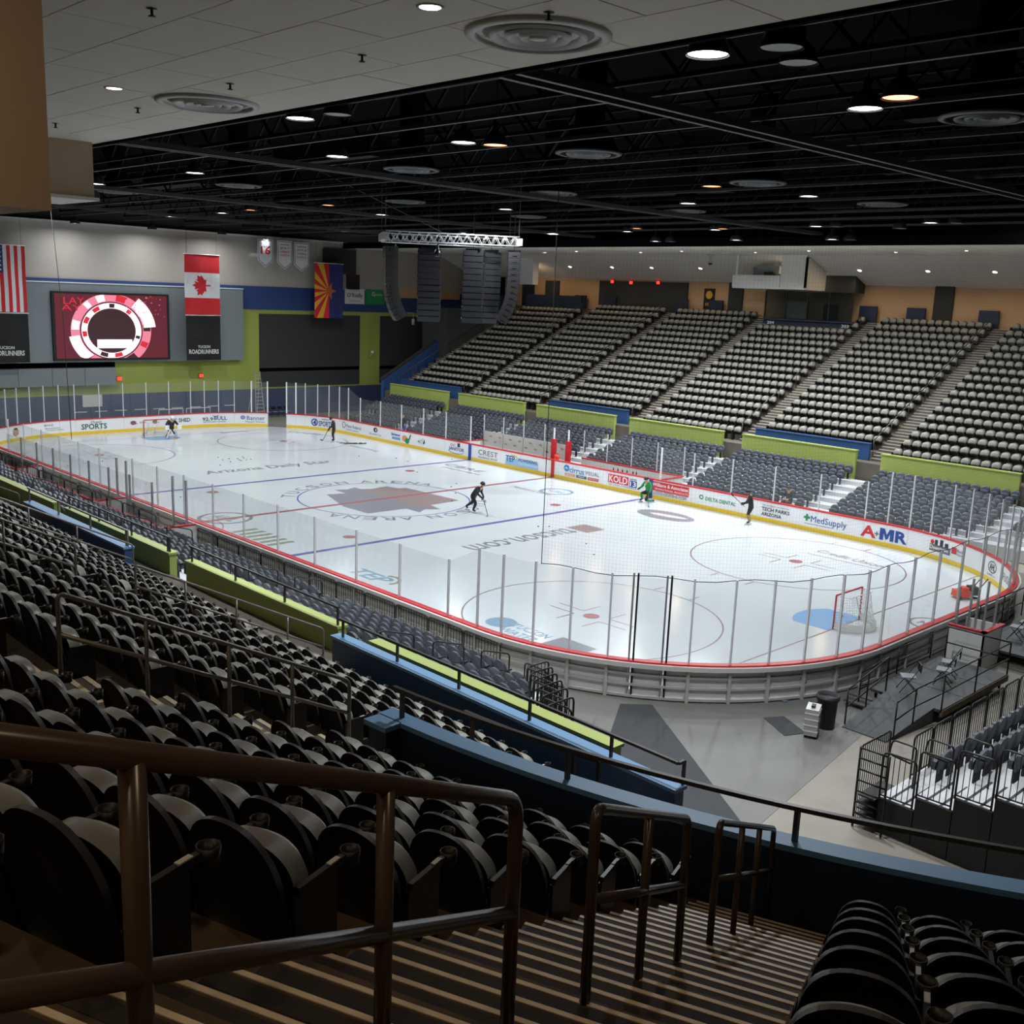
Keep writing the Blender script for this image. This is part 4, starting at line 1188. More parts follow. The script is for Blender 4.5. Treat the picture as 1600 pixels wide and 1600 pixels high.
t = thing('puck_machine', 'small red and black ice edger parked on the ice', 'ice edger', (28.3,7.1,0), .9)
M().box(-.45, .1, -.22, .22, .08, .34).local('body', 'orange_red', t); M().box(.12, .42, -.2, .2, .16, .50).local('engine', 'black_plastic', t); M().box(-.2, .05, -.18, .18, .34, .46).local('cover', 'orange_red', t)
for y in (-.2, .2): M().tube([(.35, y, .3), (.75, y, .85)], .02, 6).local('handle', 'black_metal', t)
for x in (-.35, .3):
    for y in (-.24, .24): M().lathe([(0,-.03),(.09,-.03),(.09,.03),(0,.03)], 10, (x, y, .09)).local('wheel', 'black', t)
# ------------------------------------------------------------------ goals
def goal(x, sgn, label, y=0.0):
    t = thing('hockey_goal', label, 'goal', (x, y, 0))
    B_ = lambda d, yy, z: (sgn*d, yy, z)
    pipe([B_(0,-.915,0), B_(0,-.915,1.22), B_(0,.915,1.22), B_(0,.915,0)], .035, .05, 8).local('goal_frame', 'red', t)
    base = [B_(0,-.915,.05)]+[B_(1.0*math.sin(a), -.915*math.cos(a)*1.05, .05) for a in [pi*i/12 for i in range(1, 12)]]+[B_(0,.915,.05)]
    M().tube(base, .03, 6).local('base_frame', 'white', t)
    pipe([B_(0,-.9,1.2), B_(.45,-.75,1.18), B_(.45,.75,1.18), B_(0,.9,1.2)], .018, .06, 6).local('top_shelf', 'white', t)
    # net: strands from the shelf to the base
    m = M(); n_ = 26
    top = []; bot = []
    for i in range(n_+1):
        a = pi*i/n_
        top.append(Vector(B_(.45*min(1, 1.6*math.sin(a)), -.915*math.cos(a), 1.18))); bot.append(Vector(B_(1.0*math.sin(a), -.94*math.cos(a), .06)))
    for i in range(n_+1): m.bar(top[i], bot[i], .009, .009)
    for j in range(1, 13):
        f = j/13
        for i in range(n_): m.bar(top[i].lerp(bot[i], f), top[i+1].lerp(bot[i+1], f), .009, .009)
    for i in range(1, 9):
        y_ = -.9+1.8*i/9; m.bar(B_(0, y_, 1.2), B_(.45, y_*.85, 1.18), .009, .009)
    o = m.local('net', 'net_white', t); o['kind'] = 'stuff'
    # canvas skirt round the base
    vs = []; fs = []
    for i in range(13):
        a = pi*i/12
        vs += [B_(1.02*math.sin(a), -.93*math.cos(a), .015), B_(1.02*math.sin(a), -.93*math.cos(a), .26)]
    fs = [(2*i, 2*i+2, 2*i+3, 2*i+1) for i in range(12)]
    M().add(vs, fs).local('skirt', 'net_white', t)
    for s_ in (-1, 1): M().tube([B_(.45, s_*.35, 1.18), B_(.6, s_*.3, .6), B_(.98, s_*.28, .06)], .025, 6).local('stay', 'net_white', t)
    return t
goal(27.13, 1, 'red framed goal with white net at the near end of the ice')
goal(-27.13, -1, 'red framed goal at the far end behind the goalkeeper')
for i, (y0, y1) in enumerate(((2.34,4.31), (4.6,6.6))):
    t = thing('spare_goal', 'spare white goal frame behind the far boards, %s' % ('left one' if i == 0 else 'right one'), 'goal', (-31.6,(y0+y1)/2,0))
    pipe([(0,(y0-y1)/2,0), (0,(y0-y1)/2,1.35), (0,(y1-y0)/2,1.35), (0,(y1-y0)/2,0)], .03, .05, 6).local('goal_frame', 'white', t)
    pipe([(0,(y0-y1)/2,.04), (-.9,(y0-y1)/2,.04), (-.9,(y1-y0)/2,.04), (0,(y1-y0)/2,.04)], .03, .1, 6).local('base_frame', 'white', t)

# ------------------------------------------------------------------ benches
t = thing('players_bench', 'near players bench box with red capped white walls and low shielding', 'players bench', (-4,-14.2,0))
M().box(-12.6, 4.6, -15.05, -15.0, 0, 1.2).build('back_wall', 'board_white', t); M().box(-12.6, 4.66, -15.1, -14.95, 1.2, 1.26).build('cap_rail', 'red', t)
for x in (4.6,-2.2,-12.6):
    M().box(x-.03, x+.03, -15.0, -13.27, 0, 1.05).build('side_wall', 'board_white', t); M().box(x-.06, x+.06, -15.0, -13.27, 1.05, 1.11).build('cap_rail', 'red', t)
for i in range(8):
    x0 = 4.4-i*2.1
    M().box(x0-2.05, x0, -15.03, -15.018, 1.27, 2.95).build('glass_pane', 'plexi', t)
    M().box(x0-.03, x0+.03, -15.06, -14.99, 1.2, 3.0).build('glass_post', 'steel', t)
for x in (4.2,3.0,-1.6,-2.6): M().box(x-.04, x+.04, -13.5, -13.42, .0, 2.9).build('door_post', 'steel', t)
M().box(-12, 4, -14.75, -14.4, .42, .47).build('bench_seat', 'wood', t)
for x in (-11,-7,-3,1,3.5): M().box(x-.03, x+.03, -14.7, -14.45, 0, .42).build('bench_leg', 'black_metal', t)
t = thing('penalty_bench', 'far box with printed white back wall and red padded posts', 'players bench', (-4.5,14.5,0))
for i in range(4):
    x0 = -8.7+i*1.95
    o = M().box(x0, x0+1.93, 15.0, 15.05, .78, 1.75).build('back_panel', 'offwhite', t)
    m = M()
    for j in range(4):
        vs, fs = fit_text('H A', .24, .1, bold=.02); m.add([(x0+.3+j*.45+x, 14.985, 1.1+.35*(j % 2)+y) for x, y in vs], [tuple(f) for f in fs])
    m.build('back_print', 'text_dark', o)
    M().box(x0-.025, x0+.025, 15.0, 15.06, .0, 2.85).build('glass_post', 'alu', t)
    M().box(x0+.03, x0+1.9, 15.02, 15.03, 1.77, 2.82).build('glass_pane', 'plexi', t)
M().box(-8.7, -.9, 15.0, 15.06, 0, .78).build('back_wall', 'board_white', t)
M().box(-8.75, -8.7, 13.1, 15, 0, 1.1).build('side_wall', 'board_white', t); M().box(-8.8, -8.66, 13.1, 15, 1.1, 1.15).build('cap_rail', 'red', t)
for x in (-.95,.30):
    M().box(x-.04, x+.04, 13.9, 13.98, 0, 2.9).build('divider_post', 'white', t); M().box(x-.16, x+.16, 13.85, 14.05, .9, 2.2).build('padding', 'red', t)
t = thing('players_bench', 'far open players bench with red capped walls right of the padded posts', 'players bench', (4.5,14.4,0))
M().box(.5, 8.4, 15.0, 15.05, 0, 1.1).build('back_wall', 'board_white', t); M().box(.5, 8.45, 14.95, 15.1, 1.1, 1.15).build('cap_rail', 'red', t)
M().box(8.35, 8.41, 13.1, 15, 0, 1.1).build('side_wall', 'board_white', t); M().box(8.3, 8.46, 13.1, 15, 1.1, 1.15).build('cap_rail', 'red', t)
M().box(.8, 8.0, 14.4, 14.75, .42, .47).build('bench_seat', 'black', t)
for i in range(5):
    M().box(.6+i*1.95-.025, .6+i*1.95+.025, 15.02, 15.07, 1.1, 2.85).build('glass_post', 'alu', t)
    if i < 4: M().box(.63+i*1.95, 2.5+i*1.95, 15.04, 15.05, 1.16, 2.82).build('glass_pane', 'plexi', t)
for i, x in enumerate((4.7,5.05,5.4,5.75,6.2,6.45)):
    t = thing('water_bottle', 'small dark bottle on the far boards, %s in its row' % ORD[i], 'bottle', (x, 13.2, 1.062), 0, 'bottles on the far boards')
    M().lathe([(0,0),(.035,0),(.037,.15),(.02,.18),(0,.18)], 8).local('bottle', 'black_plastic', t); M().lathe([(.018,.18),(.018,.23),(0,.23)], 8).local('cap', 'red', t)
t = thing('bucket', 'orange bucket on the far divider between the red posts', 'bucket', (-.2,13.5,1.0))
M().lathe([(.0,0),(.14,0),(.17,.32),(.15,.32),(.13,.03)], 14).local('bucket_body', 'orange_red', t)
M().box(-.3, .3, -.25, .25, -1.0, 0).local('stand', 'board_white', t)

# ------------------------------------------------------------------ safety net over the near end shielding
net = thing('safety_net', 'fine dark safety net hanging above the near end shielding', 'net', tuple(rp(_a+2.0, .06, 3.5)))
s0, s1 = _a+2.3, _a+2*_q+2*_b-2.0
m = M(); st = .10; nn = int((s1-s0)/st)
for i in range(nn+1):
    p = rp(s0+i*st, .06); m.bar((p.x, p.y, 3.52), (p.x, p.y, 14.6), .0013, .0013)
z = 3.6
while z < 14.6:
    ss = samples(s0, s1, .8)
    for a, b in zip(ss[:-1], ss[1:]): m.bar(rp(a, .06, z), rp(b, .06, z), .0013, .0013)
    z += .1
o = m.build('mesh_strands', 'net_cord', net); o['kind'] = 'stuff'
ss = samples(s0, s1, .55)
M().tube([rp(s, .06, 3.52+.05*math.sin(i*1.3)) for i, s in enumerate(ss)], .012, 5).build('edge_cord', 'net_cord', net)
M().tube([rp(s0, .06, 3.5), rp(s0, .06, 14.6)], .012, 5).build('side_cord', 'net_cord', net)
o = M().tube([(-9.0,-13.0,2.9), (-9.4,-13.0,9), (-10.5,-13.0,15.3)], .016, 5).build('hanging_cable', 'net_cord'); tag(o, 'thin black cable hanging down to the near bench', 'cable')

# ------------------------------------------------------------------ dark roof: beams, pipes
roof = thing('roof_frame', 'black roof trusses, pipes and catwalk lines above the ice', 'roof frame', (0,0,16))
for y in (-18.5,-15.2,-11.5,-7.0,-3.5,1.2,6.0,11.0,14.5,18.8):
    for dz, mt in ((15.25,'roof_pipe'), (15.55,'roof_steel'), (17.6,'roof_steel')):
        M().box(-34, 52, y-.05, y+.05, dz-.05, dz+.05).build('chord', mt, roof)
    m = M()
    for i in range(22): m.bar((-34+i*4, y, 15.55), (-32+i*4, y, 17.6), .07, .07); m.bar((-32+i*4, y, 17.6), (-30+i*4, y, 15.55), .07, .07)
    o = m.build('web', 'roof_steel', roof); o['kind'] = 'stuff'
for x in (29.0,29.5,12.0,12.35,-4.8,-5.1,-20,42):
    M().box(x-.06, x+.06, -21, 21, 14.95, 15.12).build('cross_pipe', 'roof_pipe', roof)
for x0, y0, w_ in ((20,-16,5), (3,-8,7), (-14,-6,6), (24,5,6), (8,8,7), (-6,13,6), (30,-5,4), (14,17,5)):
    M().box(x0, x0+w_, y0-.5, y0+.5, 16.0, 16.8).build('duct', 'roof_steel', roof)
# ---- lamps
def bay_lamp(x, y, z, kind, label):
    t = thing('ceiling_lamp', label, 'lamp', (x, y, z))
    M().lathe([(.36,0),(.35,.05),(.28,.24),(.16,.36),(.09,.40),(.09,.62),(0,.62)], 18).local('shade', 'lamp_shade', t)
    M().lathe([(0,.03),(.33,.03)], 18).local('lens', {'on':'lamp_on','orange':'lamp_orange_on','off':'lamp_off'}[kind], t)
    M().tube([(0,0,.6), (0,0,min(3.4, 18.5-z))], .02, 6).local('hanger', 'roof_steel', t)
    if kind == 'on':
        ld = bpy.data.lights.new('lamp_light', 'AREA'); ld.shape = 'DISK'; ld.size = .6; ld.energy = BAY_W*(.2 if x < -30 else .85 if (y < -10 and x > 30) else .55 if (y < -10 and x > 14) else 1.0); ld.spread = math.radians(138 if (y < -10 and x > 30) else 112 if (y < -10 and x > 14) else 165); ld.color = (.93,.97,1.0)
        lo = bpy.data.objects.new('lamp_light', ld); COL.objects.link(lo); lo.parent = t; lo.location = (0, 0, -.01)
    return t
LAMPS = [(33.2,-18.6,14.95,'on'), (20.98,-18.6,15,'on'), (21.47,-13.7,15,'on'), (15.49,-13.75,15,'on'), (32.8,-12.6,15,'on'), (-13.8,-1.8,15,'on'), (-21.1,-1.4,15,'on'),
         (22.5,2.5,15,'on'), (16.4,3.2,15,'on'), (1.6,16.8,15,'on'), (8.06,16.8,15,'on'), (1.6,19.6,14.6,'on'), (7.8,19.3,14.6,'on'), (13.8,19.6,14.6,'on'), (15,15.8,15,'on'), (21.3,15.2,15,'on'), (-4.8,17,15,'on'),
         (-12,-13.7,15,'on'), (-3,-13.7,15,'on'), (6,-13.7,15,'on'), (-12,15.5,15,'on'), (-21,12,15,'on'), (-20,-12,15,'on'), (6,2.5,15,'on'), (-4,2.5,15,'on'), (28.5,10,15,'on'),  # lamps on this line are added ones, for even light over the ice
         (21.9,-12.9,15,'orange'), (33.9,-13.3,15,'orange'), (-1.6,-2.6,15,'orange'), (21.2,-1.8,15,'orange'), (4,14.8,15,'orange'), (-9.5,-2.4,15,'orange'), (9.0,16.2,15,'orange'),
         (22.3,-18.4,15,'off'), (34.4,-18.3,14.95,'off'), (15.9,16.2,15,'off'), (22.3,15.6,15,'off'), (2.5,19.9,14.6,'off'), (14.7,19.9,14.6,'off'), (18.4,18,15,'off'), (33.4,-16.2,15.2,'off'), (27,18.5,14.8,'on'), (28,18.9,14.8,'off'), (-32.6,-3,14.7,'on'), (-32.6,2.7,14.7,'on'), (-32.6,8.4,14.7,'on'), (-32.6,24,14.7,'on')]
def where(x, y):
    a = 'above the near corner' if x > 26 else 'above the near blue line' if x > 12 else 'above the centre ice' if x > -6 else 'above the far blue line' if x > -16 else 'above the far end'
    b = 'camera side' if y < -9 else 'middle' if y < 8 else 'far side'
    return a, b
seen = {}
for x, y, z, kind in LAMPS:
    a, b = where(x, y); kk = (a, b, kind); seen[kk] = seen.get(kk, 0)+1
    word = {'on':'glowing white','orange':'dim orange','off':'unlit grey'}[kind]
    n_tot = sum(1 for q in LAMPS if where(q[0], q[1]) == (a, b) and q[3] == kind)
    lab = '%s dome lamp %s, %s' % (word, a, b)
    if n_tot > 1: lab += ', %s of %d' % (ORD[seen[kk]-1], n_tot)
    bay_lamp(x, y, z, kind, lab)
# ---- round air diffusers
def diffuser(x, y, z, label, white):
    t = thing('air_diffuser', label, 'vent', (x, y, z))
    M().lathe([(1.0,.02),(1.0,-.02),(.88,-.05),(.85,-.02),(.85,.10)], 40).local('outer_ring', 'duct_white' if white else 'roof_pipe', t)
    M().lathe([(.86,.06),(.68,-.02)], 40).local('gap_ring', 'duct_dark' if white else 'roof_black', t)
    for r in (.68, .46, .27): M().lathe([(r,-.02),(r-.03,-.06),(r-.14,.03),(r-.15,.08)], 36).local('cone', 'duct_white' if white else 'roof_pipe', t)
    M().lathe([(0,-.05),(.12,-.05),(.13,.0)], 20).local('hub', 'duct_white' if white else 'roof_pipe', t)
    if not white: M().lathe([(.95,.02),(.7,.5),(.45,.8),(.45,3.0)], 24).local('neck', 'roof_steel', t)
    return t
diffuser(33.55, -22.86, 14.42, 'big round white air diffuser in the tiled ceiling, nearer one', True)
diffuser(24.38, -22.88, 14.42, 'round white air diffuser in the tiled ceiling, farther one', True)
for i, (x, y) in enumerate(((13.6,-9.3), (22.1,-9.3), (1.3,-9.2), (-8.4,-10.4), (12.5,-.9), (22.3,-.6), (33.9,-9.3), (2.5,-.9), (-7,-1.5), (33.5,-1), (12.6,8), (22.6,8), (2,8))):
    diffuser(x, y, 15.2, 'dark round air diffuser in the black roof, %s' % ['near blue line on camera side', 'near faceoff circle on camera side', 'centre line on camera side', 'far blue line on camera side', 'middle of the neutral zone', 'middle of the near zone', 'above the near corner boards', 'at centre ice', 'middle of the far zone', 'middle behind the near goal', 'far side of the neutral zone', 'far side of the near zone', 'far side of the centre line'][i], False)
# ---- downlights
def downlight(x, y, z, label, w, tilt=0.0):
    t = thing('downlight', label, 'lamp', (x, y, z))
    M().lathe([(.13,.0),(.17,-.015),(.18,.01),(.13,.03)], 18).local('trim_ring', 'duct_white', t)
    M().lathe([(0,-.004),(.135,-.004)], 18).local('lens', 'lamp_warm_on', t)
    if tilt: t.rotation_euler = (tilt, 0, 0)
    if w:
        ld = bpy.data.lights.new('downlight_light', 'AREA'); ld.shape = 'DISK'; ld.size = .26; ld.energy = w; ld.color = (1.0,.74,.46)
        lo = bpy.data.objects.new('downlight_light', ld); COL.objects.link(lo); lo.parent = t; lo.location = (0, 0, -.03)
tl = math.atan2(1.82, 4.6)
for i, x in enumerate((-23.6,-19.4,-14.6,-10.4,-5.6,3.46,7.7,12.5,16.8,21.2)):
    downlight(x, 34.2, 13.55, 'warm round downlight in the white soffit above the far seats, %s from the end wall' % ORD[i], SOFFIT_W, -tl)
for i, (x, y) in enumerate(((33.44,-24.66), (24.27,-24.71))):
    downlight(x, y, 14.43, 'warm round downlight in the tiled ceiling, %s' % ('nearer' if i == 0 else 'farther'), SOFFIT_W*.5)
for i, (x, y) in enumerate(((26,-33.6), (36.3,-32.3), (40.2,-35.0), (44.5,-35.8), (46,-31.5))):  # second one added out of view to brighten the bulkhead face
    downlight(x, y, 14.42, 'warm round downlight in the ceiling behind the camera, number %s along' % ORD[i], SOFFIT_W*.7)
for i, x in enumerate((-22,-17,-12,-7,-2,3,8,13,18,23)):
    t = thing('small_downlight', 'tiny white downlight in the flat far soffit, %s from the end wall' % ORD[i], 'lamp', (x, 27+.8*(i % 2)*2, 14.43))
    M().lathe([(.0,-.004),(.10,-.004)], 12).local('lens', 'lamp_warm_on', t); M().lathe([(.10,0),(.13,-.01),(.14,.005)], 12).local('trim_ring', 'duct_white', t)
for i, (x, y) in enumerate(((30.44,-26.87), (26.6,-23.62), (22.48,-23.44), (18.57,-23.63), (30.49,-23.57), (34.46,-23.59))):
    t = thing('sprinkler_head', 'small dark sprinkler head in the tiled ceiling, %s' % ['away from the edge by the bulkhead', 'by the farther diffuser', 'left of the farther diffuser', 'closest to the beige bulkhead', 'between the two diffusers', 'by the nearer diffuser'][i], 'sprinkler', (x, y, 14.44))
    M().lathe([(.07,0),(.07,-.015),(.02,-.02),(.02,-.09),(.05,-.10),(.05,-.11),(0,-.11)], 10).local('head', 'black_metal', t); M().lathe([(.09,.0),(.08,-.012),(.07,0)], 10).local('escutcheon', 'alu', t)

# ------------------------------------------------------------------ loudspeaker cluster on its truss
A_, B_ = Vector((1.5,-1.3,13.4)), Vector((5.1,4.4,13.4))
tr = thing('lighting_truss', 'silver box truss carrying the loudspeakers over centre ice', 'truss', (3.3,1.5,13.4))
dv = (B_-A_).normalized(); nv = Vector((-dv.y, dv.x, 0)); Z_ = Vector((0, 0, 1))
for off, nm in ((0, 0), (2.4, 1)):
    a, b = A_+nv*off, B_+nv*off
    for i, (w_, h_) in enumerate(((0,0), (.42,0), (0,.45), (.42,.45))):
        M().tube([a+nv*w_+Z_*h_, b+nv*w_+Z_*h_], .028, 6).build('chord', 'truss', tr)
    m = M(); n_ = 14
    for i in range(n_):
        for w_ in (0, .42):
            p, q = a.lerp(b, i/n_)+nv*w_, a.lerp(b, (i+.5)/n_)+nv*w_; q2 = a.lerp(b, (i+1)/n_)+nv*w_
            m.tube([p, q+Z_*.45], .014, 5); m.tube([q+Z_*.45, q2], .014, 5)
    o = m.build('lattice', 'truss', tr); o['kind'] = 'stuff'
for e in (A_, B_):
    M().bar(e+Z_*.2, e+nv*2.8+Z_*.2, .3, .35).build('end_beam', 'truss', tr)
for p in (A_+nv*.2, B_+nv*.2, A_+nv*2.6, B_+nv*2.6): M().tube([p+Z_*.4, (p.x, p.y, 18.4)], .02, 6).build('hoist_chain', 'roof_pipe', tr)
M().tube([(3.0,1.0,13.9), (1.0,-2.5,15.6), (-1.2,-6.5,17.5)], .018, 5).build('hoist_cable', 'roof_pipe', tr)
def array(p, rz, n_, label, w_=1.0, curve=.055, bend=1):
    t = thing('line_array_speaker', label, 'loudspeaker', (p[0], p[1], 9.9))
    x = y = 0.0; zz = p[2]-9.9; ang = 0.0
    rot = Matrix.Rotation(rz, 4, 'Z')
    for i in range(n_):
        mt = rot @ Matrix.Translation((0, y, zz)) @ Matrix.Rotation(ang, 4, 'X')
        M().box(-w_/2, w_/2, -.3, .3, -.285, 0, 0, mt).local('cabinet', 'speaker', t)
        g = M(); g.box(-w_/2+.04, w_/2-.04, .3, .32, -.26, -.03, 0, mt); g.local('grille', 'speaker_grille', t)
        for e in (-1, 1): M().box(e*w_/2-.03, e*w_/2+.03, -.12, .12, -.2, -.1, 0, mt).local('rigging_plate', 'speaker_grille', t)
        y -= math.sin(ang)*-.30*-1*bend*0+math.sin(ang)*.30*(-1); zz -= math.cos(ang)*.30
        ang += (-curve if i > n_*.35 else -.004)*bend
    M().bar(Vector((-w_*.55, 0, p[2]-9.9+.05)), Vector((w_*.55, 0, p[2]-9.9+.05)), .1, .1).local('fly_bar', 'black_metal', t)
    M().tube([(0,0,p[2]-9.9+.05), (0,0,18.49-9.9)], .012, 5).local('motor_chain', 'black_metal', t)
q = lambda f, o_: A_.lerp(B_, f)+nv*o_
p = q(.04, .3); array((p.x, p.y, 13.1), 2.75, 12, 'black line array hanging at the left end of the truss', .75, .085)
p = q(.34, .8); array((p.x, p.y, 13.1), math.radians(228), 12, 'wide black line array second from the left', 1.15, .05)
p = q(.66, .4); array((p.x, p.y, 13.1), math.radians(228), 12, 'black line array third from the left with grey lower cabinets', 1.0, .03)
p = q(.82, 1.2); array((p.x, p.y, 13.1), math.radians(250), 12, 'black line array fourth from the left', .9, .05)
p = q(.97, .3); array((p.x, p.y, 13.1), math.radians(-40), 12, 'black line array hanging at the right end of the truss', .75, .085)
t = thing('moving_head_light', 'small stage spotlight under the middle of the truss', 'lamp', tuple(q(.38, -.3)-Z_*.2))
M().lathe([(.0,-.5),(.15,-.5),(.19,-.35),(.12,-.2),(.05,-.1),(.05,.1)], 12).local('head', 'black_metal', t); M().tube([(0,0,.1), (0,0,18.49-t.location.z)], .012, 5).local('safety_line', 'net_cord', t); M().lathe([(0,-.505),(.12,-.505)], 12).local('lens', 'offwhite', t)

# ------------------------------------------------------------------ far end: screen, flags, banners
def on_end(x, y0, z0):
    return lambda u, v: (x, y0+u, z0+v)
sc = thing('video_screen', 'big lit red and pink video screen on the grey wall panel', 'screen', (-34.4,.2,5.0))
M().box(-34.4, -34.2, -4.3, 4.65, 4.95, 9.95).build('bezel', 'black', sc)
pic = M().box(-34.2, -34.19, -4.1, 4.45, 5.1, 9.8).build('display', 'screen_bg', sc)
def sring(r0, r1, a0, a1, mt, k, cy=.05, cz=7.15):
    m = M(); n_ = max(4, int(abs(a1-a0)*10)); vs = []
    for i in range(n_+1):
        t = a0+(a1-a0)*i/n_
        for r in (r0, r1): vs.append((-34.185+.001*k, cy+1.12*r*math.cos(t), max(5.12, min(9.78, cz+r*math.sin(t)))))
    m.add(vs, [(2*i, 2*i+1, 2*i+3, 2*i+2) for i in range(n_)])
    m.build('graphic', mt, pic)
sring(2.15, 2.75, 0, 2*pi, 'screen_pink', 0); sring(1.65, 2.05, 0, 2*pi, 'screen_white', 0); sring(0.01, 1.6, 0, 2*pi, 'screen_dark', 0)
random.seed(11)
for i in range(22):
    a = 2*pi*i/22+random.uniform(-.1, .1); sring(*((1.7, 2.0) if i % 2 else (2.2, 2.7)), a, a+random.uniform(.12, .3), random.choice(['screen_red','screen_white','screen_red','screen_dark']), 1)
sring(2.25, 3.1, .1, .9, 'screen_white', 2); sring(2.2, 2.9, 3.3, 4.1, 'screen_white', 2)
for i in range(40):
    y, z = random.uniform(1.2, 4.2), random.uniform(8.2, 9.7); w_ = random.uniform(.03, .12)
    M().box(-34.188, -34.182, y, y+w_, z, z+w_*.8).build('sparkle', random.choice(['screen_pink', 'screen_red']), pic)
for txt, y, z, s_ in (('LAY', -2.7, 9.3, .5), ('AY', -2.9, 8.8, .4)):
    vs, fs = fit_text(txt, 1.5, s_, bold=.0); M().add([(-34.183, y+u, z+v) for u, v in vs], fs).build('screen_lettering', 'screen_red', pic)
M().box(-34.186, -34.180, -1.1, 1.6, 5.85, 6.5).build('caption_box', 'screen_white', pic)
# flags hang flat in front of the end wall; the cloth ripples slightly
def ripple(y, z, top): return .05*math.sin(y*3.1)*min(1, (top-z)/2.0)+.02*math.sin(z*2.2+y)
def cloth(m, x, poly, mi, top, d=0.0):
    """a polygon on the cloth given as (y, z)"""
    m.add([(x+d+ripple(y, z, top), y, z) for y, z in poly], [tuple(range(len(poly)))], mi)
def cloth_rect(m, x, y0, y1, z0, z1, mi, top, d=0.0, n=6):
    for j in range(n):
        za, zb = z0+(z1-z0)*j/n, z0+(z1-z0)*(j+1)/n
        k = max(1, int((y1-y0)/.4))
        for i in range(k):
            ya, yb = y0+(y1-y0)*i/k, y0+(y1-y0)*(i+1)/k
            cloth(m, x, [(ya,za),(yb,za),(yb,zb),(ya,zb)], mi, top, d)
def flag_thing(name, label, cat, x, y0, y1, z0, z1):
    t = thing(name, label, cat, (x, (y0+y1)/2, z1))
    M().tube([(x, y0-.05, z1+.02), (x, y1+.05, z1+.02)], .03, 6).build('rod', 'white', t)
    for y in (y0+.2, y1-.2): M().tube([(x-.06, y, z1-.05), (x-.06, y, 18.49)], .008, 4).build('hanging_line', 'net_cord', t)
    return t
def star_poly(cy, cz, r, r2, rot=0.0, n=5): return [(cy+(r if i % 2 == 0 else r2)*math.sin(rot+pi*i/n), cz+(r if i % 2 == 0 else r2)*math.cos(rot+pi*i/n)) for i in range(2*n)]
X = -33.0
y0, y1, z0, z1 = -9.6, -6.4, 8.45, 12.95
t = flag_thing('national_flag', 'star and stripe flag hanging vertically left of the video screen', 'flag', X, y0, y1, z0, z1)
m = M()
for i in range(13):
    w_ = (y1-y0)/13
    cloth_rect(m, X, y0+i*w_, y0+(i+1)*w_, z0, z1 if i >= 7 else z1-1.85, 0 if i % 2 == 0 else 1, z1)
cloth_rect(m, X, y0, y0+7*(y1-y0)/13, z1-1.85, z1, 2, z1)
for i in range(5):
    for j in range(6): cloth(m, X, star_poly(y0+.18+i*.34, z1-.2-j*.29, .09, .04), 1, z1, .012)
m.build('flag_cloth', ['flag_red', 'flag_white', 'flag_blue'], t)
y0, y1, z0, z1 = 5.4, 8.35, 8.5, 13.08
t = flag_thing('national_flag', 'red and white maple leaf flag right of the video screen', 'flag', X, y0, y1, z0, z1)
m = M(); h_ = z1-z0
for a, b, mi in ((0,.28,0), (.28,.70,1), (.70,1,0)): cloth_rect(m, X, y0, y1, z0+h_*a, z0+h_*b, mi, z1)
leaf = [(0,1),(.16,.68),(.36,.80),(.27,.38),(.50,.62),(.56,.48),(.90,.54),(.78,.22),(.92,.12),(.50,-.22),(.56,-.42),(.06,-.36),(.06,-.85)]
leaf = leaf+[(-a, b) for a, b in reversed(leaf[1:])]
cy, cz = (y0+y1)/2, z0+h_*.49
cloth(m, X, [(cy-b*.85, cz+a*.85) for a, b in leaf], 0, z1, .015)
m.build('flag_cloth', ['flag_red', 'flag_white'], t)
y0, y1, z0, z1 = 17.2, 20.1, 8.4, 12.98
t = flag_thing('state_flag', 'flag with copper star, red and gold rays and a blue half', 'flag', X, y0, y1, z0, z1)
m = M(); cy, cz = (y0+y1)/2, (z0+z1)/2
cloth_rect(m, X, cy, y1, z0, z1, 2, z1)
edge = [(cy, z0)]; H_ = z1-z0
def edge_pt(a):
    """where the ray at angle a from the star leaves the left half"""
    dy, dz = -math.sin(a), math.cos(a)
    tt = min(((y0-cy)/dy) if dy < -1e-6 else 9e9, ((z1-cz)/dz) if dz > 1e-6 else (((z0-cz)/dz) if dz < -1e-6 else 9e9))
    return (cy+dy*tt, cz+dz*tt)
for i in range(13):
    a, b = pi*i/13, pi*(i+1)/13
    poly = [(cy, cz), edge_pt(a), edge_pt(b)]
    ca_, cb_ = edge_pt(a), edge_pt(b)
    if (abs(ca_[1]-z1) < 1e-6) and abs(cb_[0]-y0) < 1e-6: poly.insert(2, (y0, z1))
    if (abs(ca_[0]-y0) < 1e-6) and abs(cb_[1]-z0) < 1e-6: poly.insert(2, (y0, z0))
    cloth(m, X, poly, 0 if i % 2 == 0 else 1, z1)
cloth(m, X, star_poly(cy, cz, .78, .3, pi/2), 3, z1, .02)
m.build('flag_cloth', ['flag_red', 'flag_gold', 'flag_blue', 'flag_copper'], t)
for i, (y0, y1, z0, z1) in enumerate(((-9.6,-6.4,4.95,8.35), (5.45,8.35,4.95,8.42))):
    t = flag_thing('team_banner', 'black team banner with white lettering under the %s flag' % ('striped', 'maple leaf')[i], 'banner', X, y0, y1, z0, z1)
    m = M(); cloth_rect(m, X, y0, y1, z0, z1, 0, z1); m.build('banner_cloth', 'banner_black', t)
    for txt, zz, w_, h_ in (('TUCSON', 6.0, 1.1, .22), ('ROADRUNNERS', 5.62, 2.5, .36)):
        vs, fs = fit_text(txt, w_, h_, bold=.03); M().add([(X+.04+ripple((y0+y1)/2+u, zz+v, z1), (y0+y1)/2+u, zz+v) for u, v in vs], fs).build('lettering', 'offwhite', t)
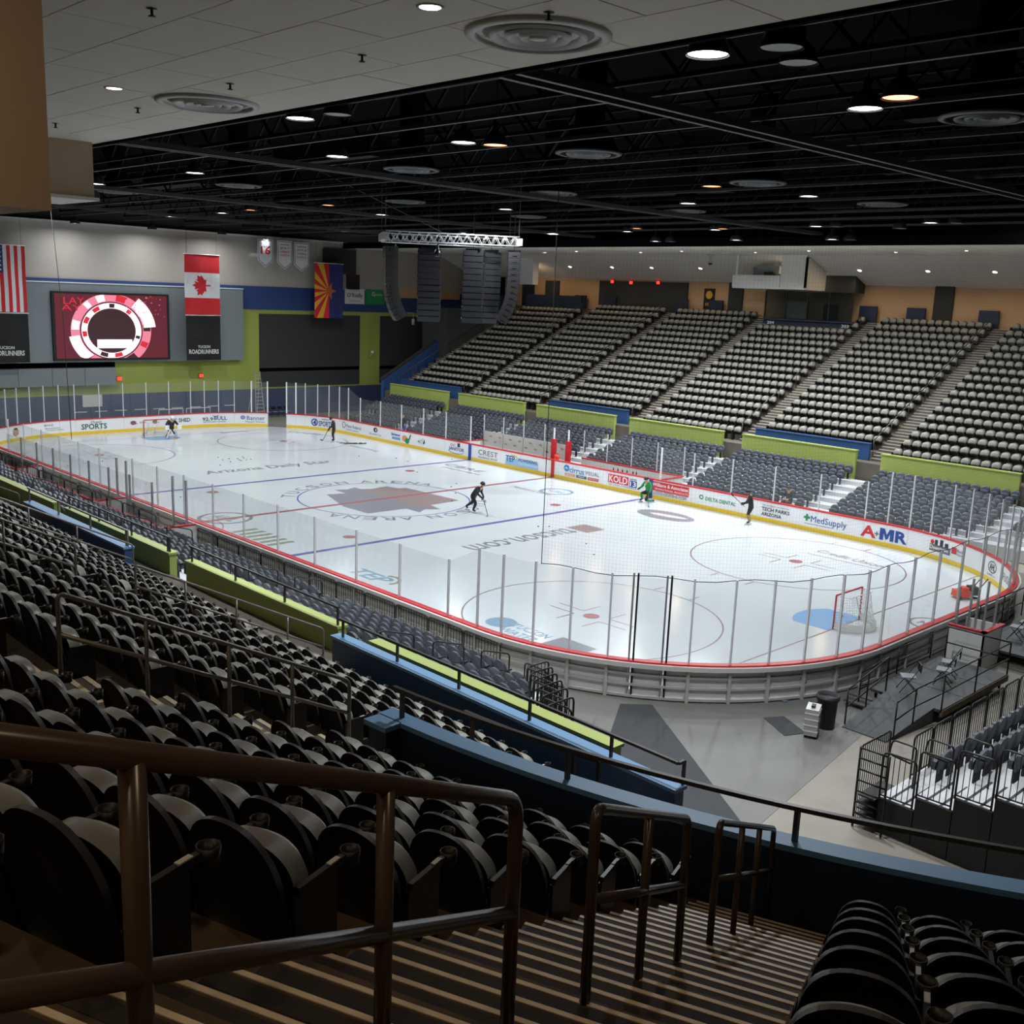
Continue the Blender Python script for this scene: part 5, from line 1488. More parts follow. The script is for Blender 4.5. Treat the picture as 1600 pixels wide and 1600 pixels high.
for i, (y0, y1, z0, z1, lines) in enumerate(((11.9,13.3,12.4,14.6, (('WALKER', .42, .16, 'text_blue'), ('16', .12, .62, 'text_red'))), (13.7,15.1,12.3,14.6, (('ROADRUNNERS', .72, .12, 'text_dark'), ('2018-19', .45, .2, 'text_grey'), ('CONFERENCE', .15, .18, 'text_red'), ('CHAMPIONS', -.12, .18, 'text_red'))),
                                            (15.3,16.75,12.2,14.55, (('ROADRUNNERS', .72, .12, 'text_dark'), ('2019-20', .45, .2, 'text_grey'), ('CONFERENCE', .15, .18, 'text_red'), ('CHAMPIONS', -.12, .18, 'text_red'))))):
    t = thing('pennant', ['white retired number pennant with a red 16', 'white champions pennant next to the number 16', 'white champions pennant nearest the star flag'][i], 'banner', (-33.2, (y0+y1)/2, z1))
    def pent(d, x):
        c = (y0+y1)/2
        return [(x, y0+d, z1-d), (x, y1-d, z1-d), (x, y1-d, z0+.55+d*.4), (x, c, z0+d*1.3), (x, y0+d, z0+.55+d*.4)]
    f = [(0,1,2,3,4)]
    vs = pent(0, -33.2)+pent(0, -33.17)
    M().add(vs, [(4,3,2,1,0), (5,6,7,8,9)]+[(k, (k+1) % 5, 5+(k+1) % 5, 5+k) for k in range(5)]).build('cloth', 'flag_white', t)
    M().add(pent(.06, -33.165), f).build('border', 'text_grey', t); M().add(pent(.11, -33.16), f).build('field', 'flag_white', t)
    for txt, dz, h_, mt in lines:
        vs, fs = fit_text(txt, min(1.0, (y1-y0)*.66), h_, bold=.02); M().add([(-33.155, (y0+y1)/2+u, (z0+z1)/2+.12+dz+v) for u, v in vs], fs).build('lettering', mt, t)
    M().tube([(-33.2, (y0+y1)/2, z1), (-33.2, (y0+y1)/2, 18.49)], .01, 4).build('hanging_line', 'net_cord', t)
ld = bpy.data.lights.new('pennant_spot', 'SPOT'); ld.energy = 260; ld.spot_size = .5; ld.color = (.95,.98,1); ld.shadow_soft_size = .1
t = thing('ceiling_spotlight', 'small bright spotlight above the number 16 pennant', 'lamp', (-32.2,12.6,15.4))
M().lathe([(.0,.0),(.12,0),(.14,.1),(.1,.3),(0,.32)], 12).local('can', 'lamp_shade', t); M().lathe([(0,-.005),(.1,-.005)], 12).local('lens', 'lamp_on', t); M().tube([(0,0,.3),(0,0,3)], .015, 5).local('hanger', 'roof_steel', t)
lo = bpy.data.objects.new('pennant_spot', ld); COL.objects.link(lo); lo.parent = t; lo.location = (0, 0, -.02); lo.rotation_euler = (0, .75, 0)
for i, (y0, y1, txt, mt, tm) in enumerate(((21.6,23.7,"O'Rielly",'flag_white','text_dark'), (23.85,25.95,'G','text_green','flag_white'))):
    t = thing('wall_banner', ['small white banner lettered in black on the blue band', 'small green banner on the blue band'][i], 'banner', (-34.9, (y0+y1)/2, 9.3))
    M().box(-34.9, -34.84, y0, y1, 9.62, 10.95).build('banner_cloth', mt, t)
    vs, fs = fit_text(txt, 1.7 if i == 0 else .4, .5 if i == 0 else .4, bold=.01); M().add([(-34.83, (y0+y1)/2+u-(0 if i == 0 else .2), 10.35+v+(0 if i == 0 else .2)) for u, v in vs], fs).build('lettering', tm, t)
    vs, fs = fit_text('AUTOMOTIVE GROUP' if i == 0 else 'Granite', 1.2, .12 if i == 0 else .26); M().add([(-34.83, (y0+y1)/2+u+(0 if i == 0 else .2), 9.88+v+(0 if i == 0 else .65)) for u, v in vs], fs).build('lettering', tm, t)
# red exit lights, ladder, wall lamp
for i, (x, y, z) in enumerate(((-34.1,.45,3.55), (-34.9,7.6,3.55), (-17+.6,36.4,12.45), (-14.3,36.4,12.4), (-11.4,36.4,12.45))):
    t = thing('exit_sign', ['small red exit light under the grey wall panel', 'small red exit light on the lime wall', 'red exit light over the far doorway, first', 'red exit light over the far doorway, second', 'red exit light over the far doorway, third'][i], 'sign', (x, y, z))
    if i < 2: M().box(-.04, .04, -.16, .16, -.14, .14).local('lit_face', 'sign_red', t); M().box(-.06, -.04, -.2, .2, -.18, .18).local('housing', 'black', t)
    else: M().box(-.14, .14, -.04, .04, -.12, .12).local('lit_face', 'sign_red', t); M().box(-.18, .18, .04, .06, -.16, .16).local('housing', 'black', t)
t = thing('step_ladder', 'tall pale step ladder standing behind the far boards', 'ladder', (-33.6,12.0,0))
for s_ in (-1, 1):
    M().bar((.45, s_*.42, 0), (0, s_*.22, 3.9), .06, .03).local('rail', 'nosing_far', t); M().bar((-.9, s_*.45, 0), (0, s_*.22, 3.9), .05, .03).local('back_leg', 'nosing_far', t)
for i in range(12): f = (i+1)/13; M().box(.45*(1-f)-.05, .45*(1-f)+.05, -(.42-.2*f), .42-.2*f, 3.9*f-.015, 3.9*f+.015).local('rung', 'nosing_far', t)
for i in range(4):
    folding_chair((-33.9, 13.2+.62*i, FZ), -pi/2, 'folding chair behind the open far gate, %s in the row' % ORD[i])
o = M().box(-34.94, -34.9, -2.1, -.6, 1.4, 2.3).build('notice_board', 'offwhite'); tag(o, 'white notice on the blue end wall behind the far glass', 'notice')
t = thing('wall_lamp', 'white bracket lamp on the lime column beside the drapes', 'lamp', (-34.9,24.3,5.2))
pipe([(0,0,-.3), (.3,0,-.2), (.5,0,.15)], .04, .1, 6).local('arm', 'offwhite', t); M().ball((.55,0,.15), (.14,.14,.14)).local('globe', 'white', t)
for i, y in enumerate((28.3, 33.2)):
    t = thing('pendant_can', 'white hanging can lamp before the dark drapes, %s' % ('left' if i == 0 else 'right'), 'lamp', (-33.5, y, 7.9))
    M().lathe([(0,0),(.14,0),(.14,.55),(0,.55)], 12).local('can', 'offwhite', t); M().tube([(0,0,.55),(0,0,1.1)], .02, 5).local('stem', 'offwhite', t); M().box(-1.5, .05, -.03, .03, 1.05, 1.1).local('bracket', 'offwhite', t)

# ------------------------------------------------------------------ far concourse details
t = thing('control_booth', 'dark glazed control booth above the far seats', 'booth', (3.5,35.5,ZK(15)))
M().box(-.1, 7.3, 35.0, 35.15, ZK(15), 10.05).build('front_wall', 'navy_wall', t)
M().box(-.2, 7.4, 34.7, 35.0, 9.95, 10.05).build('desk', 'navy_wall', t)
M().box(-.1, 7.0, 35.1, 36.5, 12.05, 13.25).build('fascia', 'stage_dark', t)
for i in range(5): M().box(-.1+i*1.75-.05, -.1+i*1.75+.05, 35.08, 35.16, 10.05, 12.05).build('mullion', 'black', t)
for i in range(4): M().box(-.05+i*1.75, 1.6+i*1.75, 35.11, 35.13, 10.05, 12.05).build('window_pane', 'booth_glass', t)
M().box(1.2, 2.8, 36.0, 36.2, 10.1, 11.4).build('equipment_rack', 'offwhite', t); M().box(4.2, 5.2, 36.0, 36.3, 10.1, 11.2).build('console', 'black_plastic', t)
for txt, x in (('204', .55), ('203', 6.6)):
    vs, fs = fit_text(txt, .6, .22, bold=.03); M().add([(x+u, 34.99, 9.75+v) for u, v in vs], fs).build('lettering', 'white', t)
t = thing('camera_balcony', 'white open camera balcony hanging from the far soffit', 'balcony', (2,32.5,12.2))
M().box(-.95, 2.98, 31.85, 32.05, 12.25, 13.05).build('front_rail', 'white', t); M().box(3.0, 5.0, 31.9, 32.1, 12.25, 14.44).build('side_panel', 'soffit', t)
M().box(-.95, 5.0, 31.9, 34.6, 12.12, 12.25).build('base', 'white', t); M().box(-.75, -.6, 31.9, 32.05, 13.05, 14.44).build('corner_post', 'white', t)
M().box(-.6, 3.0, 33.9, 34.0, 12.3, 13.7).build('back_wall', 'panel_grey', t); M().box(.6, 2.4, 32.6, 33.2, 13.2, 13.75).build('equipment', 'panel_grey', t); M().box(1.3, 1.9, 32.4, 33, 12.8, 13.3).build('camera_body', 'black_plastic', t)
M().box(4.9, 5.0, 31.9, 34.6, 12.25, 14.3).build('end_panel', 'soffit', t)
t = thing('soffit_box', 'white box speaker hung under the far soffit beside the line arrays', 'box', (-23.6,33,11.95))
M().box(-24.8, -22.4, 32.7, 33.4, 11.95, 14.1).build('box_body', 'white', t); M().box(-24.9, -22.3, 32.6, 33.5, 14.1, 14.2).build('mount', 'white', t)
t = thing('dome_camera', 'small white dome camera under the far soffit', 'camera', (-2.4,31,14.44))
M().lathe([(.3,0),(.3,-.08),(.1,-.12),(.08,-.45),(.16,-.5),(.16,-.6)], 14).local('mount', 'duct_white', t); M().ball((0,0,-.62), (.15,.15,.15)).local('dome', 'black', t)
t = thing('wall_poster', 'black and gold poster on the tan far wall', 'poster', (-6.25,36.5,10.6))
M().box(-6.75, -5.75, 36.5, 36.58, 10.5, 12.1).build('poster_board', 'black', t); ring(M(), (0,0), .2, .32, 0, 24)
m = M(); m.add([(-6.25+.32*math.cos(2*pi*i/24), 36.49, 11.6+.32*math.sin(2*pi*i/24)) for i in range(24)], [tuple(range(24))]); m.build('poster_disc', 'flag_gold', t)
vs, fs = fit_text('FIX', .6, .25, bold=.02); M().add([(-6.25+u, 36.49, 10.85+v) for u, v in vs], fs).build('lettering', 'flag_gold', t)
for txt, x, y, z in (('202', -4.9,20.02,3.1), ('106', 13.0,20.02,3.1), ('104', 1.0,20.02,3.1), ('108', 20.2,20.02,3.1)):
    pass
# ------------------------------------------------------------------ people
def body(name, label, J, colors, loc, rz, head, extra=None, scale=1.0):
    """J: joint name -> (x, y, z, r); limbs joined at the pelvis, grown with a skin surface, local facing +y"""
    bones = [('pelvis','waist'),('waist','chest'),('chest','neck'),('neck','skull'),('skull','crown'),
             ('chest','sh_l'),('sh_l','el_l'),('el_l','wr_l'),('wr_l','ha_l'),('chest','sh_r'),('sh_r','el_r'),('el_r','wr_r'),('wr_r','ha_r'),
             ('pelvis','hip_l'),('hip_l','kn_l'),('kn_l','an_l'),('an_l','toe_l'),('pelvis','hip_r'),('hip_r','kn_r'),('kn_r','an_r'),('an_r','toe_r')]
    names = list(J)
    me = bpy.data.meshes.new(name)
    me.from_pydata([J[n][:3] for n in names], [(names.index(a), names.index(b)) for a, b in bones], [])
    ob = bpy.data.objects.new(name, me); COL.objects.link(ob)
    sk = ob.modifiers.new('skin', 'SKIN'); sk.use_smooth_shade = True
    for i, n in enumerate(names):
        sv = me.skin_vertices[0].data[i]; r = J[n][3]
        sv.radius = (r, r) if isinstance(r, (int, float)) else r
        sv.use_root = (n == 'pelvis')
    su = ob.modifiers.new('sub', 'SUBSURF'); su.levels = 2; su.render_levels = 2
    bpy.context.view_layer.update()
    m2 = bpy.data.meshes.new_from_object(ob.evaluated_get(bpy.context.evaluated_depsgraph_get()))
    bpy.data.objects.remove(ob); bpy.data.meshes.remove(me)
    mats = []
    segs = []
    for a, b in bones:
        c = colors.get(b) or colors.get(b[:2]) or colors['torso']
        if c not in mats: mats.append(c)
        segs.append((Vector(J[a][:3]), Vector(J[b][:3]), mats.index(c)))
    for c in mats: m2.materials.append(MAT[c])
    for p in m2.polygons:
        c = p.center; best = None
        for a, b, mi in segs:
            d = b-a; t_ = max(0, min(1, (c-a).dot(d)/max(1e-9, d.length_squared)))
            dd = (a+d*t_-c).length
            if best is None or dd < best[0]: best = (dd, mi)
        p.material_index = best[1]; p.use_smooth = True
    t = thing('person', label, 'person', loc, rz)
    t.scale = (scale,)*3
    o = bpy.data.objects.new('body', m2); COL.objects.link(o); o.parent = t
    h = Vector(J['skull'][:3]); f = Vector(head).normalized()
    # face: nose, eyes, mouth, ears; helmet or hair; hands with five fingers; skates
    side = f.cross(Vector((0,0,1))).normalized(); up = side.cross(f)
    fm = M()
    fm.ball(h+f*.105-up*.015, (.016,.022,.03), 0, 8, 6)
    for s_ in (-1, 1): fm.ball(h+side*(s_*.098), (.015,.025,.035), 0, 8, 6)
    fm.local('face', 'skin', t)
    em = M()
    for s_ in (-1, 1): em.ball(h+f*.093+side*(s_*.035)+up*.02, (.013,.013,.010), 0, 6, 4)
    em.ball(h+f*.093-up*.065, (.028,.012,.007), 0, 6, 4)
    em.local('eyes_and_mouth', 'hair', t)
    return t, h, f, side, up
def helmet(t, h, f, up, mt, cage=False):
    rot = Matrix((f.cross(up), f, up)).transposed()
    m = M(); vs = []; n_ = 16
    for i in range(7):
        a = pi/2*i/6*1.12
        for j in range(n_):
            b = 2*pi*j/n_
            v = rot @ Vector((.122*math.sin(a)*math.cos(b), .142*math.sin(a)*math.sin(b), .135*math.cos(a)))
            vs.append(h+v+up*.035)
    m.add(vs, [(i*n_+j, (i+1)*n_+j, (i+1)*n_+(j+1) % n_, i*n_+(j+1) % n_) for i in range(6) for j in range(n_)], 0, True)
    m.local('helmet', mt, t)
    if cage:
        g = M()
        for k in (-.08,-.04,0,.04,.08): g.tube([h+rot @ Vector((k,.13,.05)), h+rot @ Vector((k,.15,-.03)), h+rot @ Vector((k*.6,.11,-.12))], .006, 4)
        for k in (.03,-.02,-.07): g.tube([h+rot @ Vector((-.11,.08,k)), h+rot @ Vector((0,.15,k)), h+rot @ Vector((.11,.08,k))], .006, 4)
        g.local('face_cage', 'alu', t)
def hand(t, wrist, palm_dir, mt, r=.016):
    """gloved hand: palm, four fingers curled, thumb"""
    d = Vector(palm_dir).normalized(); s = d.cross(Vector((0,0,1)))
    s = s.normalized() if s.length > .1 else Vector((1,0,0)); u = s.cross(d)
    w = Vector(wrist); m = M()
    m.ball(w+d*.05, (.05,.05,.05), 0, 8, 6)
    for i, L in enumerate((.062,.07,.066,.052)):
        b = w+d*.075+s*(.034-.0225*i)
        m.tube([b, b+d*L*.6-u*.008, b+d*L*.75-u*.05, b+d*L*.35-u*.07], r*.75, 6)
    b = w+d*.03+s*.045
    m.tube([b, b+s*.03+d*.03, b+s*.02+d*.06-u*.03], r*.8, 6)
    m.local('hand', mt, t)
def skates(t, J, ang=(0,0)):
    for sd in ('l', 'r'):
        a = Vector(J['an_'+sd][:3]); b = Vector(J['toe_'+sd][:3]); d = (b-a); d.z = 0; d.normalize(); z = min(a.z, b.z)
        m = M(); base = a-d*.06; base.z = b.z-.075
        m.bar(base, base+d*.29, .006, .05)
        m.local('skate_blade', 'steel', t)
        m = M(); bb = base.copy(); bb.z += .03
        m.bar(bb+d*.02, bb+d*.27, .05, .03); m.local('blade_holder', 'white', t)
def stick(a, b, blade_dir, label, group='hockey sticks in use', mt='black_plastic'):
    """shaft from butt a to heel b, blade along blade_dir"""
    a, b = Vector(a), Vector(b); d = Vector(blade_dir).normalized()
    t = thing('hockey_stick', label, 'hockey stick', tuple(b), 0, group)
    M().bar(a, b, .03, .022).build('shaft', mt, t)
    m = M(); n_ = 5; up = Vector((0,0,1)); perp = d.cross(up).normalized()
    vs = []; fs = []
    for i in range(n_+1):
        p = b+d*(.30*i/n_)+perp*(.03*(i/n_)**2); hh = .075-.01*(i/n_)
        for q_ in (-.006, .006): vs += [p+perp*q_+up*(-b.z+.006), p+perp*q_+up*(-b.z+.006+hh)]
    for i in range(n_):
        o_ = i*4
        fs += [(o_, o_+4, o_+5, o_+1), (o_+2, o_+3, o_+7, o_+6), (o_+1, o_+5, o_+7, o_+3), (o_, o_+2, o_+6, o_+4)]
    fs += [(0,1,3,2), (n_*4, n_*4+2, n_*4+3, n_*4+1)]
    m.add(vs, fs); m.build('blade', mt, t)
def W2(loc, rz, p):
    return Vector(loc)+Matrix.Rotation(rz, 3, 'Z') @ Vector(p)

# skater in black gliding across centre ice, leaning forward (local +y = direction of travel)
def pose(**k):
    J = dict(pelvis=(0,0,.95,(.17,.14)), waist=(0,.02,1.12,(.17,.13)), chest=(0,.04,1.38,(.20,.15)), neck=(0,.06,1.56,.07), skull=(0,.08,1.68,(.098,.105)), crown=(0,.08,1.77,.075),
             sh_l=(-.21,.03,1.46,.095), el_l=(-.30,.06,1.20,.068), wr_l=(-.28,.20,1.0,.05), ha_l=(-.27,.26,.95,.042), sh_r=(.21,.03,1.46,.095), el_r=(.30,.06,1.20,.068), wr_r=(.28,.20,1.0,.05), ha_r=(.27,.26,.95,.042),
             hip_l=(-.11,0,.88,.13), kn_l=(-.13,.06,.52,.088), an_l=(-.14,0,.15,.06), toe_l=(-.15,.16,.09,.045), hip_r=(.11,0,.88,.13), kn_r=(.13,.06,.52,.088), an_r=(.14,0,.15,.06), toe_r=(.15,.16,.09,.045))
    J.update(k)
    return J
BLACK = dict(torso='jersey_black', neck='skin', skull='skin', crown='skin', el='jersey_black', wr='jersey_black', ha='glove', hi='pants_black', kn='pants_black', an='pants_black', to='skate')
# 1. centre ice skater: in the photo he moves to the right of the picture
J = pose(pelvis=(0,-.10,.88,(.18,.15)), waist=(0,.02,1.02,(.17,.14)), chest=(0,.24,1.22,(.21,.16)), neck=(0,.36,1.38,.07), skull=(0,.43,1.50,(.1,.108)), crown=(0,.46,1.59,.078),
         sh_l=(-.22,.26,1.30,.10), el_l=(-.33,.18,1.06,.07), wr_l=(-.22,.36,.88,.05), ha_l=(-.18,.42,.84,.044), sh_r=(.22,.26,1.30,.10), el_r=(.32,.34,1.05,.07), wr_r=(.2,.52,.86,.05), ha_r=(.16,.56,.82,.044),
         hip_l=(-.12,-.1,.82,.135), kn_l=(-.16,-.22,.48,.09), an_l=(-.2,-.62,.22,.06), toe_l=(-.2,-.50,.12,.045), hip_r=(.12,-.1,.82,.135), kn_r=(.15,.16,.50,.09), an_r=(.14,.0,.15,.06), toe_r=(.15,.16,.09,.045))
loc, rz = (5.35,1.7,0.0), math.radians(-72)
t, h, f, s_, u_ = body('person', 'skater in black leaning forward across centre ice', J, BLACK, loc, rz, (.1,.9,-.2))
helmet(t, h, f, u_, 'helmet_black'); hand(t, J['wr_l'][:3], (.2,.3,-.5), 'glove'); hand(t, J['wr_r'][:3], (-.1,.3,-.5), 'glove'); skates(t, J)
M().bar(h+u_*.0+f*.1+Vector((-.07,0,.04)), h+f*.1+Vector((.07,0,.04)), .02, .04).local('visor', 'offwhite', t)
stick(W2(loc, rz, (-.2,.30,.98)), W2(loc, rz, (.30,.95,.04)), W2((0,0,0), rz, (.7,.5,0)), 'stick held low by the skater at centre ice')
# 2. skater standing near the far boards, looking down
J = pose(chest=(0,.08,1.37,(.20,.15)), neck=(0,.13,1.54,.07), skull=(0,.18,1.64,(.098,.105)), crown=(0,.20,1.73,.075), el_l=(-.30,.10,1.18,.068), wr_l=(-.14,.30,1.02,.05), ha_l=(-.1,.34,.98,.042), el_r=(.30,.12,1.16,.068), wr_r=(.16,.34,.88,.05), ha_r=(.12,.38,.84,.042),
         kn_l=(-.16,.08,.52,.088), an_l=(-.2,0,.15,.06), toe_l=(-.24,.15,.09,.045), kn_r=(.17,.08,.52,.088), an_r=(.22,0,.15,.06), toe_r=(.27,.15,.09,.045))
loc, rz = (-19.1,9.75,0), math.radians(150)
t, h, f, s_, u_ = body('person', 'skater in black standing by the far boards beside spare sticks', J, BLACK, loc, rz, (.0,.8,-.5))
helmet(t, h, f, u_, 'helmet_black'); hand(t, J['wr_l'][:3], (.2,.3,-.3), 'glove'); hand(t, J['wr_r'][:3], (-.1,.3,-.5), 'glove'); skates(t, J)
stick(W2(loc, rz, (-.12,.30,1.15)), W2(loc, rz, (.45,.75,.04)), W2((0,0,0), rz, (.6,.5,0)), 'stick held by the skater by the far boards')
# 3. goalkeeper at the far net, knees together, big white pads
J = pose(pelvis=(0,0,.72,(.19,.16)), waist=(0,.04,.88,(.19,.15)), chest=(0,.16,1.14,(.23,.18)), neck=(0,.22,1.32,.075), skull=(0,.27,1.44,(.105,.11)), crown=(0,.28,1.54,.08),
         sh_l=(-.24,.15,1.22,.11), el_l=(-.42,.2,1.0,.08), wr_l=(-.46,.36,.82,.06), ha_l=(-.46,.42,.8,.05), sh_r=(.24,.15,1.22,.11), el_r=(.42,.2,1.0,.08), wr_r=(.42,.4,.78,.06), ha_r=(.4,.46,.74,.05),
         hip_l=(-.13,0,.66,.14), kn_l=(-.18,.2,.42,.11), an_l=(-.36,.02,.15,.07), toe_l=(-.42,.16,.09,.05), hip_r=(.13,0,.66,.14), kn_r=(.18,.2,.42,.11), an_r=(.36,.02,.15,.07), toe_r=(.42,.16,.09,.05))
loc, rz = (-26.0,.55,0), -pi/2
t, h, f, s_, u_ = body('person', 'goalkeeper in black jersey and white leg pads at the far net', J, dict(BLACK, torso='jersey_black'), loc, rz, (0,1,-.1))
helmet(t, h, f, u_, 'white', True); hand(t, J['wr_l'][:3], (0,.3,-.2), 'pad_white', .022); hand(t, J['wr_r'][:3], (0,.3,-.3), 'pad_white', .022); skates(t, J)
for sd, k in (('l',-1), ('r',1)):
    a, b = Vector(J['an_'+sd][:3]), Vector(J['kn_'+sd][:3]); m = M()
    p0 = Vector((a.x, a.y+.14, .05)); p1 = Vector((b.x, b.y+.12, b.z+.22))
    m.bar(p0, p1, .29, .10); m.local('leg_pad', 'pad_white', t)
    M().box(k*.46-.15, k*.46+.15, .40, .46, .66, .98).local('blocker' if k > 0 else 'catch_glove', 'pad_white', t)
stick(W2(loc, rz, (.42,.45,1.05)), W2(loc, rz, (.1,.62,.04)), W2((0,0,0), rz, (-1,.1,0)), 'wide stick of the far goalkeeper', mt='wood')
# 4. player in green kneeling at the far boards
J = pose(pelvis=(0,-.05,.58,(.18,.15)), waist=(0,.0,.74,(.18,.14)), chest=(0,.08,1.0,(.22,.17)), neck=(0,.13,1.17,.072), skull=(0,.17,1.28,(.1,.108)), crown=(0,.18,1.37,.08),
         sh_l=(-.23,.07,1.08,.105), el_l=(-.38,.1,.84,.075), wr_l=(-.46,.26,.62,.055), ha_l=(-.48,.32,.56,.046), sh_r=(.23,.07,1.08,.105), el_r=(.40,.12,.86,.075), wr_r=(.36,.34,.74,.055), ha_r=(.34,.40,.72,.046),
         hip_l=(-.12,-.04,.52,.135), kn_l=(-.15,.26,.12,.095), an_l=(-.16,-.20,.10,.06), toe_l=(-.16,-.34,.08,.045), hip_r=(.12,-.04,.52,.135), kn_r=(.17,.34,.50,.095), an_r=(.18,.26,.15,.06), toe_r=(.18,.42,.09,.045))
loc, rz = (8.55,11.75,0), math.radians(165)
t, h, f, s_, u_ = body('person', 'player in green jersey kneeling on one knee at the far boards', J, dict(BLACK, torso='jersey_green', el='jersey_green', wr='jersey_green', an='jersey_green'), loc, rz, (.3,.9,-.2))
helmet(t, h, f, u_, 'helmet_black'); hand(t, J['wr_l'][:3], (-.1,.3,-.3), 'glove'); hand(t, J['wr_r'][:3], (0,.4,-.1), 'glove'); skates(t, J)
M().box(-.05, .05, .255, .262, .95, 1.05).local('chest_mark', 'white', t)
stick(W2(loc, rz, (-.40,.3,.62)), W2(loc, rz, (-1.1,.75,.04)), W2((0,0,0), rz, (-.9,.4,0)), 'stick of the kneeling player in green')
# 5. skater in black and tan socks with the stick raised
J = pose(pelvis=(0,-.04,.93,(.17,.14)), chest=(0,.10,1.36,(.20,.15)), neck=(0,.16,1.53,.07), skull=(0,.21,1.64,(.098,.105)), crown=(0,.22,1.73,.075), sh_l=(-.21,.08,1.44,.095), sh_r=(.21,.08,1.44,.095),
         el_l=(-.27,.18,1.18,.068), wr_l=(-.16,.42,1.10,.05), ha_l=(-.12,.48,1.10,.042), el_r=(.28,.16,1.16,.068), wr_r=(.18,.36,1.0,.05), ha_r=(.15,.42,.98,.042),
         kn_l=(-.12,.14,.52,.088), an_l=(-.12,.02,.15,.06), toe_l=(-.12,.18,.09,.045), kn_r=(.12,.10,.52,.088), an_r=(.12,-.04,.15,.06), toe_r=(.13,.12,.09,.045))
loc, rz = (15.3,11.65,0), math.radians(128)
t, h, f, s_, u_ = body('person', 'skater in black with raised stick near the right-hand boards', J, dict(BLACK, an='sock_tan'), loc, rz, (.1,1,-.1))
t['label'] = 'skater in black with tan socks holding his stick up by the far boards'
helmet(t, h, f, u_, 'helmet_black'); hand(t, J['wr_l'][:3], (.1,.4,0), 'glove'); hand(t, J['wr_r'][:3], (0,.4,-.1), 'glove'); skates(t, J)
M().box(-.06, .06, -.075, -.068, 1.2, 1.36).local('jersey_number', 'offwhite', t)
a_, b_ = W2(loc, rz, (.2,.30,.86)), W2(loc, rz, (-.30,.95,1.46))
t2 = thing('hockey_stick', 'stick raised in front of the skater with tan socks', 'hockey stick', tuple(b_), 0, 'hockey sticks in use')
M().bar(a_, b_, .03, .022).build('shaft', 'black_plastic', t2); M().bar(b_, b_+W2((0,0,0), rz, (-.22,.14,.20)), .012, .075).build('blade', 'black_plastic', t2)
# 6. spectator in a navy seat across the ice, seen from the front, and 7. standing behind the glass
J = pose(pelvis=(0,-.18,.50,(.18,.15)), waist=(0,-.2,.66,(.17,.14)), chest=(0,-.17,.92,(.2,.15)), neck=(0,-.15,1.10,.065), skull=(0,-.13,1.22,(.095,.102)), crown=(0,-.13,1.31,.072),
         sh_l=(-.2,-.17,1.0,.09), el_l=(-.27,-.08,.76,.065), wr_l=(-.14,.12,.66,.045), ha_l=(-.1,.18,.66,.04), sh_r=(.2,-.17,1.0,.09), el_r=(.27,-.08,.76,.065), wr_r=(.14,.12,.66,.045), ha_r=(.1,.18,.66,.04),
         hip_l=(-.1,-.12,.5,.12), kn_l=(-.13,.3,.52,.085), an_l=(-.13,.32,.12,.055), toe_l=(-.13,.48,.05,.045), hip_r=(.1,-.12,.5,.12), kn_r=(.13,.3,.52,.085), an_r=(.13,.32,.12,.055), toe_r=(.13,.48,.05,.045))
t, h, f, s_, u_ = body('person', 'person in dark clothes seated in the navy seats behind the far glass', J, dict(BLACK, ha='skin'), (15.35,LY(0)+.5,LZ(0, 1)-.03), pi, (0,1,-.1))
hand(t, J['wr_l'][:3], (.2,.3,0), 'skin'); hand(t, J['wr_r'][:3], (-.2,.3,0), 'skin'); helmet(t, h, f, u_, 'hair')
t, h, f, s_, u_ = body('person', 'person in dark clothes standing behind the far glass', pose(), dict(BLACK, ha='skin', hi='text_blue', kn='text_blue', an='text_blue'), (-16.9,14.4,LZ(0, 1)-.04), math.radians(200), (0,1,0))
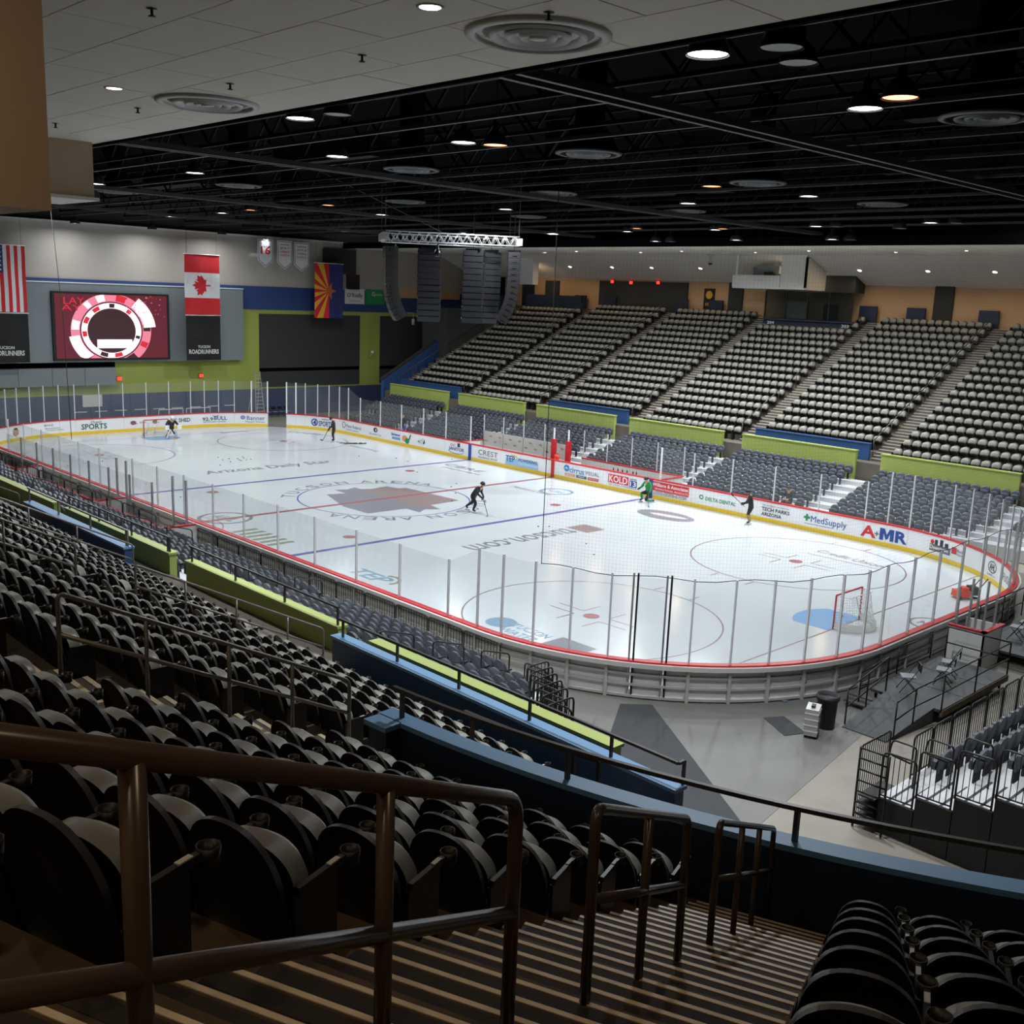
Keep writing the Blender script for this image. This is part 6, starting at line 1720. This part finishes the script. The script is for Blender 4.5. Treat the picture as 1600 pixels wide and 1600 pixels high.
hand(t, pose()['wr_l'][:3], (0,.3,-.3), 'skin'); hand(t, pose()['wr_r'][:3], (0,.3,-.3), 'skin'); helmet(t, h, f, u_, 'hair')

# ------------------------------------------------------------------ pucks and spare sticks on the ice
ME_PUCK = M().lathe([(0,0),(.038,0),(.038,.025),(0,.025)], 12).mesh('puck', 'black')
def px_ice(u, v):
    d = _f+_r2*((u-800)/FPX)-_u2*((v-800)/FPX)
    return CAM+d*(-CAM.z/d.z)
PUCKS = [(341,715),(348,719),(358,717),(360,722),(371,717),(374,719),(377,720),(379,714),(381,716),(385,719),(392,718),(344,727),(561,713),(619,716),(637,721),(652,738),(706,718),(713,756),(705,761),(712,771),(706,783),(841,823),(858,823),(916,850),(928,867),(282,777),(1316,963),(106,728),(160,721)]
for i, (u, v) in enumerate(PUCKS):
    p = px_ice(u, v)
    near = 'in the loose far group' if i < 12 else 'by the far boards' if i < 15 else 'around the centre circle' if i < 22 else 'in the near zone' if i < 25 else 'apart from the others'
    same = [k for k in range(len(PUCKS)) if ((k < 12) == (i < 12)) and ((12 <= k < 15) == (12 <= i < 15)) and ((15 <= k < 22) == (15 <= i < 22)) and ((22 <= k < 25) == (22 <= i < 25))]
    o = bpy.data.objects.new('puck', ME_PUCK); COL.objects.link(o); o.location = (p.x, p.y, .008)
    tag(o, 'black puck on the ice %s, %s from left' % (near, ORD[sorted(same, key=lambda k: PUCKS[k][0]).index(i)]), 'puck', 'pucks on the ice')
for i in range(4):
    x, y = -18.2+.25*i, 10.1+.22*(i % 2)
    t = thing('hockey_stick', 'spare stick lying on the ice by the far boards, %s of four' % ORD[i], 'hockey stick', (x, y, .01), 0, 'spare sticks on the ice')
    a_ = .5+.2*i; d = Vector((math.cos(a_), math.sin(a_), 0))
    M().bar(Vector((x, y, .02))-d*.7, Vector((x, y, .02))+d*.7, .03, .022).build('shaft', 'black_plastic', t); M().bar(Vector((x, y, .04))+d*.7, Vector((x, y, .04))+d*.95+Vector((-d.y, d.x, 0))*.1, .012, .07).build('blade', 'black_plastic', t)
